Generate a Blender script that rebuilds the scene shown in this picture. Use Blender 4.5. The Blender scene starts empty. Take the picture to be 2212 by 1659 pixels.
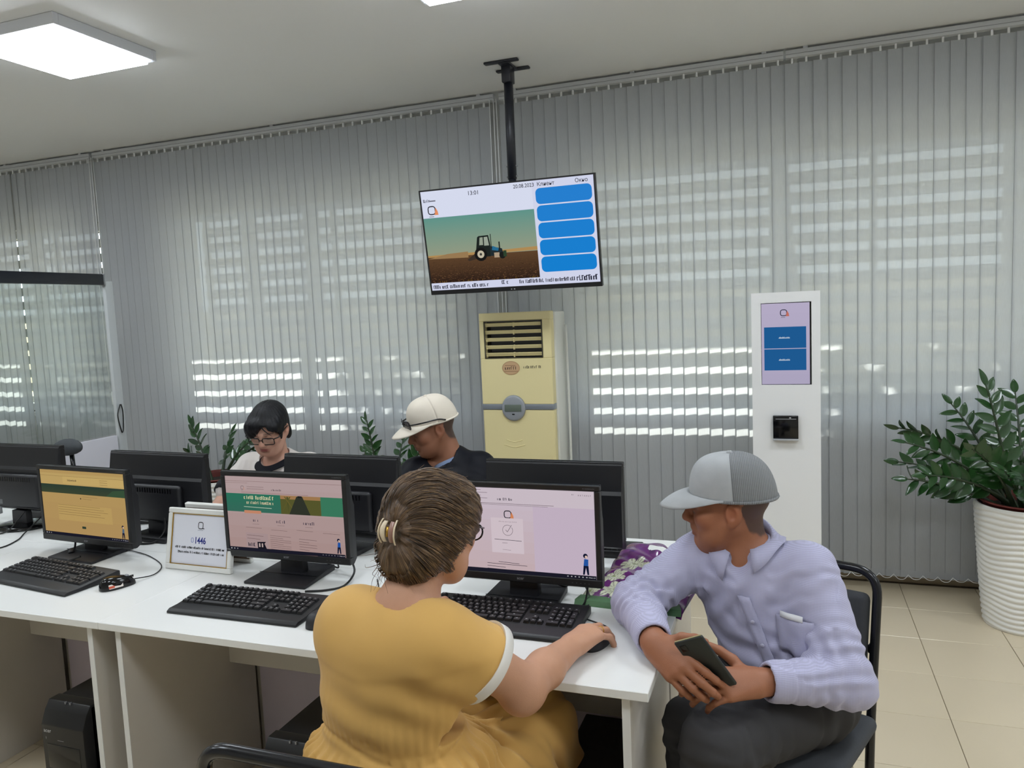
import bpy, bmesh, math, random
import numpy as np
from mathutils import Vector, Matrix, Euler

random.seed(7)
rng = np.random.default_rng(7)
scene = bpy.context.scene
COL = scene.collection

# ---------------------------------------------------------------- camera
cam_d = bpy.data.cameras.new('camera')
cam_d.sensor_fit = 'HORIZONTAL'
cam_d.sensor_width = 36.0
cam_d.lens = 27.016
cam_d.clip_start = 0.02
cam = bpy.data.objects.new('camera', cam_d)
COL.objects.link(cam)
# columns: right, up, backwards (the phone was held with a slight roll and a 5.5 degree tilt down)
_r = Vector((0.93993, 0.33824, -0.04380))
_f = Vector((-0.34116, 0.93506, -0.09628)).normalized()
_r = (_r - _f * _r.dot(_f)).normalized()
_u = _r.cross(_f)
_m = Matrix((( _r.x, _u.x, -_f.x, 0.0), (_r.y, _u.y, -_f.y, 0.0), (_r.z, _u.z, -_f.z, 1.6), (0, 0, 0, 1)))
cam.matrix_world = _m
scene.camera = cam

# ---------------------------------------------------------------- world, sun, exposure
world = bpy.data.worlds.new('daylight')
scene.world = world
world.use_nodes = True
_bg = world.node_tree.nodes['Background']
_bg.inputs[0].default_value = (0.80, 0.90, 1.0, 1)
_bg.inputs[1].default_value = SKY_STRENGTH = 4.3
SUN_STRENGTH = 13.0
sun_d = bpy.data.lights.new('sun', 'SUN')
sun_d.energy = SUN_STRENGTH
sun_d.angle = 0.009
sun_d.color = (1.0, 0.95, 0.86)
sun = bpy.data.objects.new('sun', sun_d)
COL.objects.link(sun)
sun.rotation_euler = Vector((-0.32, 1.0, 1.0)).to_track_quat('Z', 'Y').to_euler()
LED = 17.0
scene.view_settings.view_transform = 'Standard'
scene.view_settings.look = 'None'
scene.view_settings.gamma = 1.0
scene.view_settings.exposure = 0.26
scene.view_settings.use_curve_mapping = False
scene.cycles.max_bounces = 6
scene.cycles.diffuse_bounces = 3
scene.cycles.glossy_bounces = 2
scene.cycles.transmission_bounces = 4
scene.cycles.transparent_max_bounces = 8
scene.cycles.use_light_tree = False
scene.cycles.caustics_reflective = False
scene.cycles.caustics_refractive = False
scene.cycles.adaptive_threshold = 0.035

# ---------------------------------------------------------------- colour / materials
def lin(c):
    c = c / 255.0
    return c / 12.92 if c <= 0.04045 else ((c + 0.055) / 1.055) ** 2.4

def rgb(r, g, b):
    return (lin(r), lin(g), lin(b), 1.0)

MATS = {}
def mat(name, col, rough=0.5, metal=0.0, var=0.0, vscale=8.0, bump=0.0, bscale=60.0, stretch=None, spec=None,
        sheen=0.0, coat=0.0, trans=0.0, sss=0.0, attr=None):
    if name in MATS:
        return MATS[name]
    m = bpy.data.materials.new(name); m.use_nodes = True
    nt = m.node_tree; p = nt.nodes['Principled BSDF']
    p.inputs['Base Color'].default_value = col
    p.inputs['Roughness'].default_value = rough
    p.inputs['Metallic'].default_value = metal
    if spec is not None: p.inputs['Specular IOR Level'].default_value = spec
    if sheen: p.inputs['Sheen Weight'].default_value = sheen
    if coat: p.inputs['Coat Weight'].default_value = coat
    if trans: p.inputs['Transmission Weight'].default_value = trans
    if sss:
        p.inputs['Subsurface Weight'].default_value = sss
        p.inputs['Subsurface Radius'].default_value = (0.012, 0.005, 0.003)
    src = None
    if attr:
        a = nt.nodes.new('ShaderNodeAttribute'); a.attribute_name = attr
        src = a.outputs['Color']
        nt.links.new(src, p.inputs['Base Color'])
    if var or bump:
        tc = nt.nodes.new('ShaderNodeTexCoord')
        mp = nt.nodes.new('ShaderNodeMapping')
        if stretch: mp.inputs['Scale'].default_value = stretch
        nt.links.new(tc.outputs['Object'], mp.inputs['Vector'])
    if var:
        n = nt.nodes.new('ShaderNodeTexNoise'); n.inputs['Scale'].default_value = vscale
        n.inputs['Detail'].default_value = 4
        nt.links.new(mp.outputs[0], n.inputs['Vector'])
        r = nt.nodes.new('ShaderNodeMapRange')
        r.inputs['To Min'].default_value = 1 - var; r.inputs['To Max'].default_value = 1 + var
        nt.links.new(n.outputs['Fac'], r.inputs['Value'])
        mx = nt.nodes.new('ShaderNodeVectorMath'); mx.operation = 'SCALE'
        if src: nt.links.new(src, mx.inputs[0])
        else: mx.inputs[0].default_value = col[:3]
        nt.links.new(r.outputs[0], mx.inputs['Scale'])
        nt.links.new(mx.outputs[0], p.inputs['Base Color'])
    if bump:
        n2 = nt.nodes.new('ShaderNodeTexNoise'); n2.inputs['Scale'].default_value = bscale
        n2.inputs['Detail'].default_value = 3
        nt.links.new(mp.outputs[0], n2.inputs['Vector'])
        b = nt.nodes.new('ShaderNodeBump'); b.inputs['Strength'].default_value = bump
        b.inputs['Distance'].default_value = 0.004
        nt.links.new(n2.outputs['Fac'], b.inputs['Height'])
        nt.links.new(b.outputs[0], p.inputs['Normal'])
    MATS[name] = m
    return m

def emit_mat(name, strength, col=None):
    """self-lit surface; without a colour it shows the mesh's own 'Col' attribute (screen pictures)"""
    if name in MATS: return MATS[name]
    m = bpy.data.materials.new(name); m.use_nodes = True
    nt = m.node_tree; nt.nodes.remove(nt.nodes['Principled BSDF'])
    e = nt.nodes.new('ShaderNodeEmission'); e.inputs['Strength'].default_value = strength
    if col is None:
        m.cycles.emission_sampling = 'NONE'
        a = nt.nodes.new('ShaderNodeAttribute'); a.attribute_name = 'Col'
        nt.links.new(a.outputs['Color'], e.inputs['Color'])
    else:
        e.inputs['Color'].default_value = col
    nt.links.new(e.outputs[0], nt.nodes['Material Output'].inputs[0])
    MATS[name] = m
    return m

# ---------------------------------------------------------------- object helpers
def tag(o, label=None, cat=None, group=None, kind=None):
    if label: o['label'] = label
    if cat: o['category'] = cat
    if group: o['group'] = group
    if kind: o['kind'] = kind
    return o

def empty(name, loc=(0, 0, 0), rz=0.0, label=None, cat=None, group=None, rot=None):
    o = bpy.data.objects.new(name, None)
    COL.objects.link(o)
    o.empty_display_size = 0.05
    o.location = loc
    o.rotation_euler = rot if rot is not None else (0, 0, rz)
    return tag(o, label, cat, group)

def link(name, me, m=None, parent=None, loc=None, rot=None):
    o = bpy.data.objects.new(name, me)
    COL.objects.link(o)
    if m is not None and not me.materials:
        for q in (m if isinstance(m, (list, tuple)) else [m]): me.materials.append(q)
    if parent is not None: o.parent = parent
    if loc is not None: o.location = loc
    if rot is not None: o.rotation_euler = rot
    return o

def pymesh(name, v, f, smooth=False):
    me = bpy.data.meshes.new(name)
    me.from_pydata([tuple(map(float, p)) for p in v], [], [tuple(map(int, q)) for q in f])
    me.update()
    if smooth: me.polygons.foreach_set('use_smooth', [True] * len(me.polygons))
    return me

def mesh(name, v, f, m, parent=None, smooth=False, loc=None, rot=None):
    return link(name, pymesh(name, v, f, smooth), m, parent, loc, rot)

def bm_box(bm, lo, hi, bevel=0.0, seg=2, mtx=None):
    r = bmesh.ops.create_cube(bm, size=1.0)
    vs = r['verts']
    c = [(lo[i] + hi[i]) / 2 for i in range(3)]; s = [abs(hi[i] - lo[i]) for i in range(3)]
    for v in vs:
        v.co = Vector((v.co.x * s[0] + c[0], v.co.y * s[1] + c[1], v.co.z * s[2] + c[2]))
    if bevel:
        es = list({e for v in vs for e in v.link_edges})
        rb = bmesh.ops.bevel(bm, geom=es, offset=min(bevel, min(s) * 0.49), segments=seg, affect='EDGES', profile=0.5)
        vs = list({v for f in rb['faces'] for v in f.verts} | {v for v in vs if v.is_valid})
    if mtx is not None:
        for v in vs: v.co = mtx @ v.co
    return vs

def bm_obj(name, bm, m, parent=None, smooth=None, loc=None, rot=None):
    me = bpy.data.meshes.new(name)
    bmesh.ops.recalc_face_normals(bm, faces=bm.faces)
    bm.to_mesh(me); bm.free()
    if smooth is not None:
        me.polygons.foreach_set('use_smooth', [True] * len(me.polygons))
        if smooth < 3.1: me.set_sharp_from_angle(angle=smooth)
    return link(name, me, m, parent, loc, rot)

def box(name, lo, hi, m, parent=None, bevel=0.0, seg=2, loc=None, rot=None):
    bm = bmesh.new(); bm_box(bm, lo, hi, bevel, seg)
    return bm_obj(name, bm, m, parent, 0.6 if bevel else None, loc, rot)

def boxes(name, lst, m, parent=None, bevel=0.0, loc=None, rot=None):
    bm = bmesh.new()
    for lo, hi in lst: bm_box(bm, lo, hi, bevel, 1)
    return bm_obj(name, bm, m, parent, 0.6 if bevel else None, loc, rot)

def catmull(pts, n=6, closed=False):
    P = [np.array(p, float) for p in pts]
    if len(P) < 3: return P
    out = []
    N = len(P)
    rngi = range(N) if closed else range(N - 1)
    for i in rngi:
        p0 = P[(i - 1) % N] if (closed or i > 0) else 2 * P[0] - P[1]
        p1 = P[i]; p2 = P[(i + 1) % N]
        p3 = P[(i + 2) % N] if (closed or i + 2 < N) else 2 * P[-1] - P[-2]
        for k in range(n):
            t = k / n
            out.append(0.5 * ((2 * p1) + (-p0 + p2) * t + (2 * p0 - 5 * p1 + 4 * p2 - p3) * t * t + (-p0 + 3 * p1 - 3 * p2 + p3) * t ** 3))
    if not closed: out.append(P[-1])
    return out

def tube_vf(pts, r, seg=8, closed=False, base=0, flat=1.0):
    """swept round tube; r is a number or a list per point; flat squashes it along the frame's second axis"""
    P = np.array(pts, float); n = len(P)
    R_ = np.full(n, r, float) if np.isscalar(r) else np.array(r, float)
    T = np.zeros_like(P)
    if closed:
        T = np.roll(P, -1, 0) - np.roll(P, 1, 0)
    else:
        T[1:-1] = P[2:] - P[:-2]; T[0] = P[1] - P[0]; T[-1] = P[-1] - P[-2]
    T /= (np.linalg.norm(T, axis=1, keepdims=True) + 1e-12)
    a = np.array((0, 0, 1.0)) if abs(T[0][2]) < 0.9 else np.array((1.0, 0, 0))
    u = np.cross(T[0], a); u /= np.linalg.norm(u)
    V = []; F = []
    for i in range(n):
        u = u - T[i] * u.dot(T[i]); u /= (np.linalg.norm(u) + 1e-12)
        w = np.cross(T[i], u)
        for k in range(seg):
            an = 2 * math.pi * k / seg
            V.append(P[i] + R_[i] * (math.cos(an) * u + flat * math.sin(an) * w))
    m = n if closed else n - 1
    for i in range(m):
        j = (i + 1) % n
        for k in range(seg):
            k2 = (k + 1) % seg
            F.append((base + i * seg + k, base + i * seg + k2, base + j * seg + k2, base + j * seg + k))
    if not closed:
        F.append(tuple(base + k for k in range(seg))[::-1])
        F.append(tuple(base + (n - 1) * seg + k for k in range(seg)))
    return V, F

def tube(name, pts, r, m, parent=None, seg=10, closed=False, sm=6, loc=None, rot=None, flat=1.0):
    if sm: pts2 = catmull(pts, sm, closed)
    else: pts2 = pts
    if not np.isscalar(r) and sm:
        x = np.linspace(0, 1, len(r)); r = np.interp(np.linspace(0, 1, len(pts2)), x, r)
    V, F = tube_vf(pts2, r, seg, closed, flat=flat)
    return mesh(name, V, F, m, parent, True, loc, rot)

def tubes(name, lst, m, parent=None, seg=6, sm=5, loc=None, rot=None):
    V = []; F = []
    for pts, r in lst:
        p2 = catmull(pts, sm) if sm else pts
        if not np.isscalar(r):
            r = np.interp(np.linspace(0, 1, len(p2)), np.linspace(0, 1, len(r)), r)
        v, f = tube_vf(p2, r, seg, base=len(V)); V += v; F += f
    return mesh(name, V, F, m, parent, True, loc, rot)

def fillet(pts, r, n=5):
    """round the corners of an open polyline"""
    P = [np.array(p, float) for p in pts]; out = [P[0]]
    for i in range(1, len(P) - 1):
        a, b, c = P[i - 1], P[i], P[i + 1]
        d1 = (a - b) / np.linalg.norm(a - b); d2 = (c - b) / np.linalg.norm(c - b)
        rr = min(r, np.linalg.norm(a - b) * 0.45, np.linalg.norm(c - b) * 0.45)
        for k in range(n + 1):
            t = k / n
            out.append((1 - t) ** 2 * (b + d1 * rr) + 2 * t * (1 - t) * b + t * t * (b + d2 * rr))
    out.append(P[-1]); return out

def lathe_vf(prof, seg=48, base=0):
    V = []; F = []
    for r, z in prof:
        for k in range(seg):
            a = 2 * math.pi * k / seg
            V.append((r * math.cos(a), r * math.sin(a), z))
    for i in range(len(prof) - 1):
        for k in range(seg):
            k2 = (k + 1) % seg
            F.append((base + i * seg + k, base + i * seg + k2, base + (i + 1) * seg + k2, base + (i + 1) * seg + k))
    return V, F

def lathe(name, prof, m, parent=None, seg=48, loc=None, rot=None):
    V, F = lathe_vf(prof, seg)
    return mesh(name, V, F, m, parent, True, loc, rot)

def prism(name, poly, d, m, parent=None, loc=None, rot=None, bevel=0.0, smooth=None):
    """outline in local x,z extruded along y from 0 to d"""
    bm = bmesh.new()
    vs = [bm.verts.new((p[0], 0, p[1])) for p in poly]
    f = bm.faces.new(vs)
    r = bmesh.ops.extrude_face_region(bm, geom=[f])
    for v in [g for g in r['geom'] if isinstance(g, bmesh.types.BMVert)]: v.co.y += d
    if bevel:
        bmesh.ops.recalc_face_normals(bm, faces=bm.faces)
        bmesh.ops.bevel(bm, geom=[e for e in bm.edges if e.calc_face_angle(0) > 0.5], offset=bevel, segments=2, affect='EDGES', profile=0.5)
        smooth = smooth or 0.6
    return bm_obj(name, bm, m, parent, smooth, loc, rot)

def rrect(w, h, r, n=5, cx=0.0, cy=0.0):
    out = []
    for sx, sy, a0 in ((1, 1, 0), (-1, 1, 90), (-1, -1, 180), (1, -1, 270)):
        for k in range(n + 1):
            a = math.radians(a0 + 90 * k / n)
            out.append((cx + sx * (w / 2 - r) + r * math.cos(a), cy + sy * (h / 2 - r) + r * math.sin(a)))
    return out

def copy_tree(o, parent=None):
    c = o.copy(); COL.objects.link(c)
    if parent is not None: c.parent = parent
    for ch in o.children: copy_tree(ch, c)
    return c

# ---------------------------------------------------------------- flat print: polygons with their own colours, one mesh
FONT_CACHE = {}
def text_vf(s, size=1.0, bold=0.0, align='LEFT'):
    key = (s, bold, align)
    if key not in FONT_CACHE:
        cu = bpy.data.curves.new('lettering', 'FONT'); cu.body = s; cu.size = 1.0; cu.offset = bold; cu.align_x = align
        cu.resolution_u = 3
        ob = bpy.data.objects.new('lettering', cu); COL.objects.link(ob)
        dg = bpy.context.evaluated_depsgraph_get()
        me = bpy.data.meshes.new_from_object(ob.evaluated_get(dg))
        v = [(p.co.x, p.co.y) for p in me.vertices]; f = [tuple(p.vertices) for p in me.polygons]
        bpy.data.objects.remove(ob); bpy.data.curves.remove(cu); bpy.data.meshes.remove(me)
        FONT_CACHE[key] = (v, f)
    v, f = FONT_CACHE[key]
    return [(x * size, y * size) for x, y in v], f

class Print:
    """collects flat coloured polygons in (u, v); build() lays them on a plane facing local -y"""
    def __init__(s): s.V = []; s.F = []; s.C = []; s.lay = 0
    def poly(s, pts, col, up=True):
        if up: s.lay += 1
        b = len(s.V); y = -0.00006 * s.lay
        s.V += [(p[0], y, p[1]) for p in pts]; s.F.append(tuple(range(b, b + len(pts)))); s.C.append(col)
    def rect(s, x0, y0, x1, y1, col, up=True): s.poly([(x0, y0), (x1, y0), (x1, y1), (x0, y1)], col, up)
    def rr(s, x0, y0, x1, y1, r, col): s.poly(rrect(x1 - x0, y1 - y0, r, 5, (x0 + x1) / 2, (y0 + y1) / 2), col)
    def disc(s, x, y, r, col, n=20, ry=None):
        s.poly([(x + r * math.cos(2 * math.pi * k / n), y + (ry or r) * math.sin(2 * math.pi * k / n)) for k in range(n)], col)
    def line(s, pts, w, col):
        s.lay += 1
        for (x0, y0), (x1, y1) in zip(pts[:-1], pts[1:]):
            dx, dy = x1 - x0, y1 - y0; L = math.hypot(dx, dy) or 1e-9
            nx, ny = -dy / L * w / 2, dx / L * w / 2
            s.poly([(x0 - nx, y0 - ny), (x1 - nx, y1 - ny), (x1 + nx, y1 + ny), (x0 + nx, y0 + ny)], col, False)
    def text(s, t, x, y, size, col, bold=0.0, align='LEFT', shear=0.0, sx=1.0):
        v, f = text_vf(t, size, bold, align); s.lay += 1
        b = len(s.V); yy = -0.00006 * s.lay
        s.V += [(x + p[0] * sx + shear * p[1], yy, y + p[1]) for p in v]
        for q in f: s.F.append(tuple(b + i for i in q)); s.C.append(col)
    def strokes(s, x0, x1, y, h, col, seed=1, gap=0.45, words=0.16):
        """a line of print too small to read: a row of upright strokes with word gaps"""
        rd = random.Random(seed); x = x0; s.lay += 1
        w = h * 0.20
        while x < x1:
            hh = h * rd.choice((1.0, 0.72, 0.72, 0.75, 0.95))
            s.rect(x, y, x + w * rd.uniform(0.8, 1.5), y + hh, col, False)
            if rd.random() < 0.5: s.rect(x, y + hh - w * 0.8, x + w * 2.2, y + hh, col, False)
            if rd.random() < 0.3: s.rect(x, y, x + w * 2.2, y + w * 0.8, col, False)
            x += h * gap * rd.uniform(0.85, 1.25)
            if rd.random() < words: x += h * 0.45
    def build(s, name, m, parent=None, loc=None, rot=None):
        me = pymesh(name, s.V, s.F)
        at = me.color_attributes.new('Col', 'FLOAT_COLOR', 'CORNER')
        buf = []
        for f, c in zip(s.F, s.C): buf += list(c) * len(f)
        at.data.foreach_set('color', buf)
        return link(name, me, m, parent, loc, rot)

PRINT_INK = mat('printed_ink', (1, 1, 1, 1), 0.55, attr='Col')
# ================================================================ the room shell
CEIL = 2.897
XL, XR, YB, YF = -6.9, 3.2, 4.62, -1.9      # left wall, right wall, window wall, rear wall
M_WALL = mat('painted_wall', rgb(214, 213, 208), 0.75, var=0.03, vscale=3, bump=0.05, bscale=180)
M_CEIL = mat('stretch_ceiling', rgb(243, 243, 242), 0.5, var=0.008, vscale=1.5)
M_GROUT = mat('grout', rgb(120, 104, 84), 0.9, var=0.1, vscale=40)
M_TILE = mat('cream_floor_tile', rgb(219, 204, 176), 0.22, var=0.035, vscale=2.2, bump=0.01, bscale=30)
M_BASEB = mat('baseboard', rgb(168, 152, 128), 0.5, var=0.05, vscale=20, stretch=(0.3, 6, 6))
M_FRAME = mat('window_frame_white', rgb(232, 232, 230), 0.35)
M_LOUV = mat('louver_grey', rgb(176, 176, 174), 0.6)
M_SILL = mat('sill_white', rgb(225, 225, 222), 0.4)

floor = box('floor', (XL, YF, -0.06), (XR, YB + 0.2, -0.003), M_GROUT); tag(floor, kind='structure')
# floor tiles: one object each, in the visible part of the room, sharing one mesh
T = 0.366; TX0 = 0.553; TY0 = 3.117
_tm = bmesh.new(); bm_box(_tm, (-T / 2 + 0.0012, -T / 2 + 0.0012, -0.012), (T / 2 - 0.0012, T / 2 - 0.0012, 0.0), 0.0012, 1)
_to = bm_obj('tile', _tm, M_TILE, floor)
_first = True
_far = []
for i in range(-26, 8):
    for j in range(-15, 5):
        x = TX0 + (i + 0.5) * T; y = TY0 + (j + 0.5) * T
        if x - T / 2 < XL or x + T / 2 > XR or y + T / 2 > YB or y - T / 2 < YF: continue
        if -2.9 < x < 2.2 and 0.7 < y:
            o = _to if _first else _to.copy()
            if not _first: COL.objects.link(o)
            _first = False
            o.location = (x, y, 0)
        else:
            _far.append(((x - T / 2 + 0.0012, y - T / 2 + 0.0012, -0.012), (x + T / 2 - 0.0012, y + T / 2 - 0.0012, 0)))
tag(boxes('tile_remainder', _far, M_TILE, floor), kind='stuff')

tag(box('ceiling', (XL, YF, CEIL), (XR, YB + 0.2, CEIL + 0.08), M_CEIL), kind='structure')
tag(box('wall_left', (XL - 0.15, YF, -0.06), (XL, YB + 0.2, CEIL + 0.08), M_WALL), kind='structure')
tag(box('wall_right', (XR, YF, -0.06), (XR + 0.15, YB + 0.2, CEIL + 0.08), M_WALL), kind='structure')
tag(box('wall_rear', (XL - 0.15, YF - 0.15, -0.06), (XR + 0.15, YF, CEIL + 0.08), M_WALL), kind='structure')
# window wall with three openings
WZ0, WZ1 = 0.93, 2.42
WIN = [(-6.65, -5.02), (-4.28, -1.95), (-1.30, 2.2)]
_w = [((XL, YB, -0.06), (XR, YB + 0.2, WZ0)), ((XL, YB, WZ1), (XR, YB + 0.2, CEIL + 0.08))]
_xs = [XL] + [v for w in WIN for v in w] + [XR]
for a, b in zip(_xs[0::2], _xs[1::2]): _w.append(((a, YB, WZ0), (b, YB + 0.2, WZ1)))
tag(boxes('wall_back', _w, M_WALL), kind='structure')
tag(box('baseboard_back', (XL, YB - 0.022, 0), (XR, YB, 0.085), M_BASEB, bevel=0.006), kind='structure')

def glass_mat():
    m = bpy.data.materials.new('window_glass'); m.use_nodes = True
    nt = m.node_tree; nt.nodes.remove(nt.nodes['Principled BSDF'])
    t = nt.nodes.new('ShaderNodeBsdfTransparent'); t.inputs[0].default_value = (0.93, 0.96, 0.95, 1)
    g = nt.nodes.new('ShaderNodeBsdfGlossy'); g.inputs['Roughness'].default_value = 0.02
    mx = nt.nodes.new('ShaderNodeMixShader')
    mx.inputs[0].default_value = 0.05; nt.links.new(t.outputs[0], mx.inputs[1]); nt.links.new(g.outputs[0], mx.inputs[2])
    nt.links.new(mx.outputs[0], nt.nodes['Material Output'].inputs[0])
    return m
M_GLASS = glass_mat()

LP = 0.118
for n, (x0, x1) in enumerate(WIN):
    mull = {0: [-5.85], 1: [-3.18], 2: [-0.06, 1.1]}[n]
    root = empty('window_%d' % (n + 1), ((x0 + x1) / 2, YB + 0.1, WZ0)); tag(root, kind='structure')
    cx = (x0 + x1) / 2
    fr = []
    W2 = (x1 - x0) / 2
    fr += [((-W2, -.03, 0), (W2, .03, .06)), ((-W2, -.03, WZ1 - WZ0 - .06), (W2, .03, WZ1 - WZ0)),
           ((-W2, -.03, .06), (-W2 + .06, .03, WZ1 - WZ0 - .06)), ((W2 - .06, -.03, .06), (W2, .03, WZ1 - WZ0 - .06))]
    for mx_ in mull: fr.append(((mx_ - cx - .05, -.03, .06), (mx_ - cx + .05, .03, WZ1 - WZ0 - .06)))
    boxes('window_frame', fr, M_FRAME, root, 0.004)
    edges = [x0 + .06] + [e for mm in mull for e in (mm - .05, mm + .05)] + [x1 - .06]
    for a, b in zip(edges[0::2], edges[1::2]):
        box('pane', (a - cx, -.003, .06), (b - cx, .003, WZ1 - WZ0 - .06), M_GLASS, root)
    box('window_sill', (-W2 - .04, -.16, -.03), (W2 + .04, -.03, 0), M_SILL, root, 0.006)
    # fixed horizontal slats of the outside screen
    bm = bmesh.new(); bm_box(bm, (-W2, 0.155, -0.036), (W2, 0.170, 0.036), 0.003, 1)
    lo = None
    k = 0
    z = 0.062
    while z < WZ1 - WZ0:
        if lo is None: lo = o = bm_obj('louver_slat', bm, M_LOUV, root)
        else: o = lo.copy(); COL.objects.link(o)
        o.location = (0, 0, z); z += LP
    boxes('louver_posts', [((v - .02, .17, 0), (v + .02, .20, WZ1 - WZ0)) for v in (-W2 + .02, 0, W2 - .02)], M_LOUV, root)

# outside: sunlit yard, a low wall far off, an added unseen overhang shading the upper windows
M_YARD = mat('yard_concrete', rgb(205, 196, 170), 0.9, var=0.12, vscale=0.6)
M_FARW = mat('yard_wall', rgb(196, 182, 150), 0.9, var=0.08, vscale=1.2)
M_HEDGE = mat('hedge_leaves', rgb(96, 116, 62), 0.9, var=0.4, vscale=4)
tag(box('ground_outside', (-30, YB + 0.2, -0.35), (25, 40, -0.25), M_YARD), kind='structure')
tag(box('wall_yard', (-30, 17, -0.25), (25, 17.3, 1.9), M_FARW), kind='structure')
tag(box('added_sun_overhang', (XL - 1, YB + 0.2, 2.55), (XR + 1, YB + 1.05, 2.7), M_FARW), kind='structure')

# ---------------------------------------------------------------- vertical blinds
def blind_mat():
    m = bpy.data.materials.new('blind_fabric'); m.use_nodes = True
    nt = m.node_tree; nt.nodes.remove(nt.nodes['Principled BSDF'])
    tc = nt.nodes.new('ShaderNodeTexCoord')
    mp = nt.nodes.new('ShaderNodeMapping'); mp.inputs['Scale'].default_value = (900, 900, 30)
    nt.links.new(tc.outputs['Object'], mp.inputs[0])
    n = nt.nodes.new('ShaderNodeTexNoise'); n.inputs['Scale'].default_value = 1.0
    nt.links.new(mp.outputs[0], n.inputs['Vector'])
    r = nt.nodes.new('ShaderNodeMapRange'); r.inputs['To Min'].default_value = 0.88; r.inputs['To Max'].default_value = 1.06
    nt.links.new(n.outputs['Fac'], r.inputs['Value'])
    vm = nt.nodes.new('ShaderNodeVectorMath'); vm.operation = 'SCALE'; vm.inputs[0].default_value = rgb(203, 206, 210)[:3]
    nt.links.new(r.outputs[0], vm.inputs['Scale'])
    d = nt.nodes.new('ShaderNodeBsdfDiffuse'); t = nt.nodes.new('ShaderNodeBsdfTranslucent')
    nt.links.new(vm.outputs[0], d.inputs[0]); nt.links.new(vm.outputs[0], t.inputs[0])
    tr = nt.nodes.new('ShaderNodeBsdfTransparent')
    m1 = nt.nodes.new('ShaderNodeMixShader'); m1.inputs[0].default_value = 0.43
    nt.links.new(d.outputs[0], m1.inputs[1]); nt.links.new(t.outputs[0], m1.inputs[2])
    m2 = nt.nodes.new('ShaderNodeMixShader'); m2.inputs[0].default_value = 0.028
    nt.links.new(m1.outputs[0], m2.inputs[1]); nt.links.new(tr.outputs[0], m2.inputs[2])
    nt.links.new(m2.outputs[0], nt.nodes['Material Output'].inputs[0])
    return m
M_BLIND = blind_mat()
M_RAIL = mat('blind_rail_aluminium', rgb(196, 198, 200), 0.35, metal=0.0)
M_CHAIN = mat('bead_chain_plastic', rgb(235, 236, 236), 0.35)
SZ0, SZ1 = 0.085, 2.822
_v = []; _f = []
NW = 6; SW = 0.0765
for zz in (SZ1, SZ0):
    for k in range(NW + 1):
        u = k / NW - 0.5
        _v.append((u * SW, 0.0015 * (1 - (2 * u) ** 2), zz))
for k in range(NW): _f.append((k + NW + 1, k + NW + 2, k + 1, k))
_b = len(_v)
hem = [(-SW / 2, -.0012, SZ0 + .038), (SW / 2, -.0012, SZ0 + .038), (SW / 2, -.0012, SZ0), (-SW / 2, -.0012, SZ0)]
_v += hem; _f.append((_b + 3, _b + 2, _b + 1, _b))
_b = len(_v)
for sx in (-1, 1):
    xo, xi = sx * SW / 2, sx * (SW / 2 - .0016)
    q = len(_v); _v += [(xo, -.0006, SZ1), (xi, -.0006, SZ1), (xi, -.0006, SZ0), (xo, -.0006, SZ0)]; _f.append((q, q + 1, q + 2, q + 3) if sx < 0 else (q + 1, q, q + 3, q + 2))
slat_me = pymesh('slat', _v, _f, True); slat_me.materials.append(M_BLIND); slat_me.materials.append(mat('slat_edge_shadow', rgb(128, 131, 134), .8))  # edge strips: the shadow line where slats overlap, put in as dark colour
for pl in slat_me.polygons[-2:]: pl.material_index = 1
hem_top = SZ1
BY = 4.45
blinds = [(-6.62, -4.86, 'pale grey vertical blind beyond the glass partition'),
          (-4.84, -1.655, 'wide pale grey vertical blind behind the woman in glasses'),
          (-1.625, -0.02, 'pale grey vertical blind between the air conditioner and the slim white kiosk'),
          (-0.015, 2.3, 'pale grey vertical blind behind the tall potted plant')]
PITCH = 0.070
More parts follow.
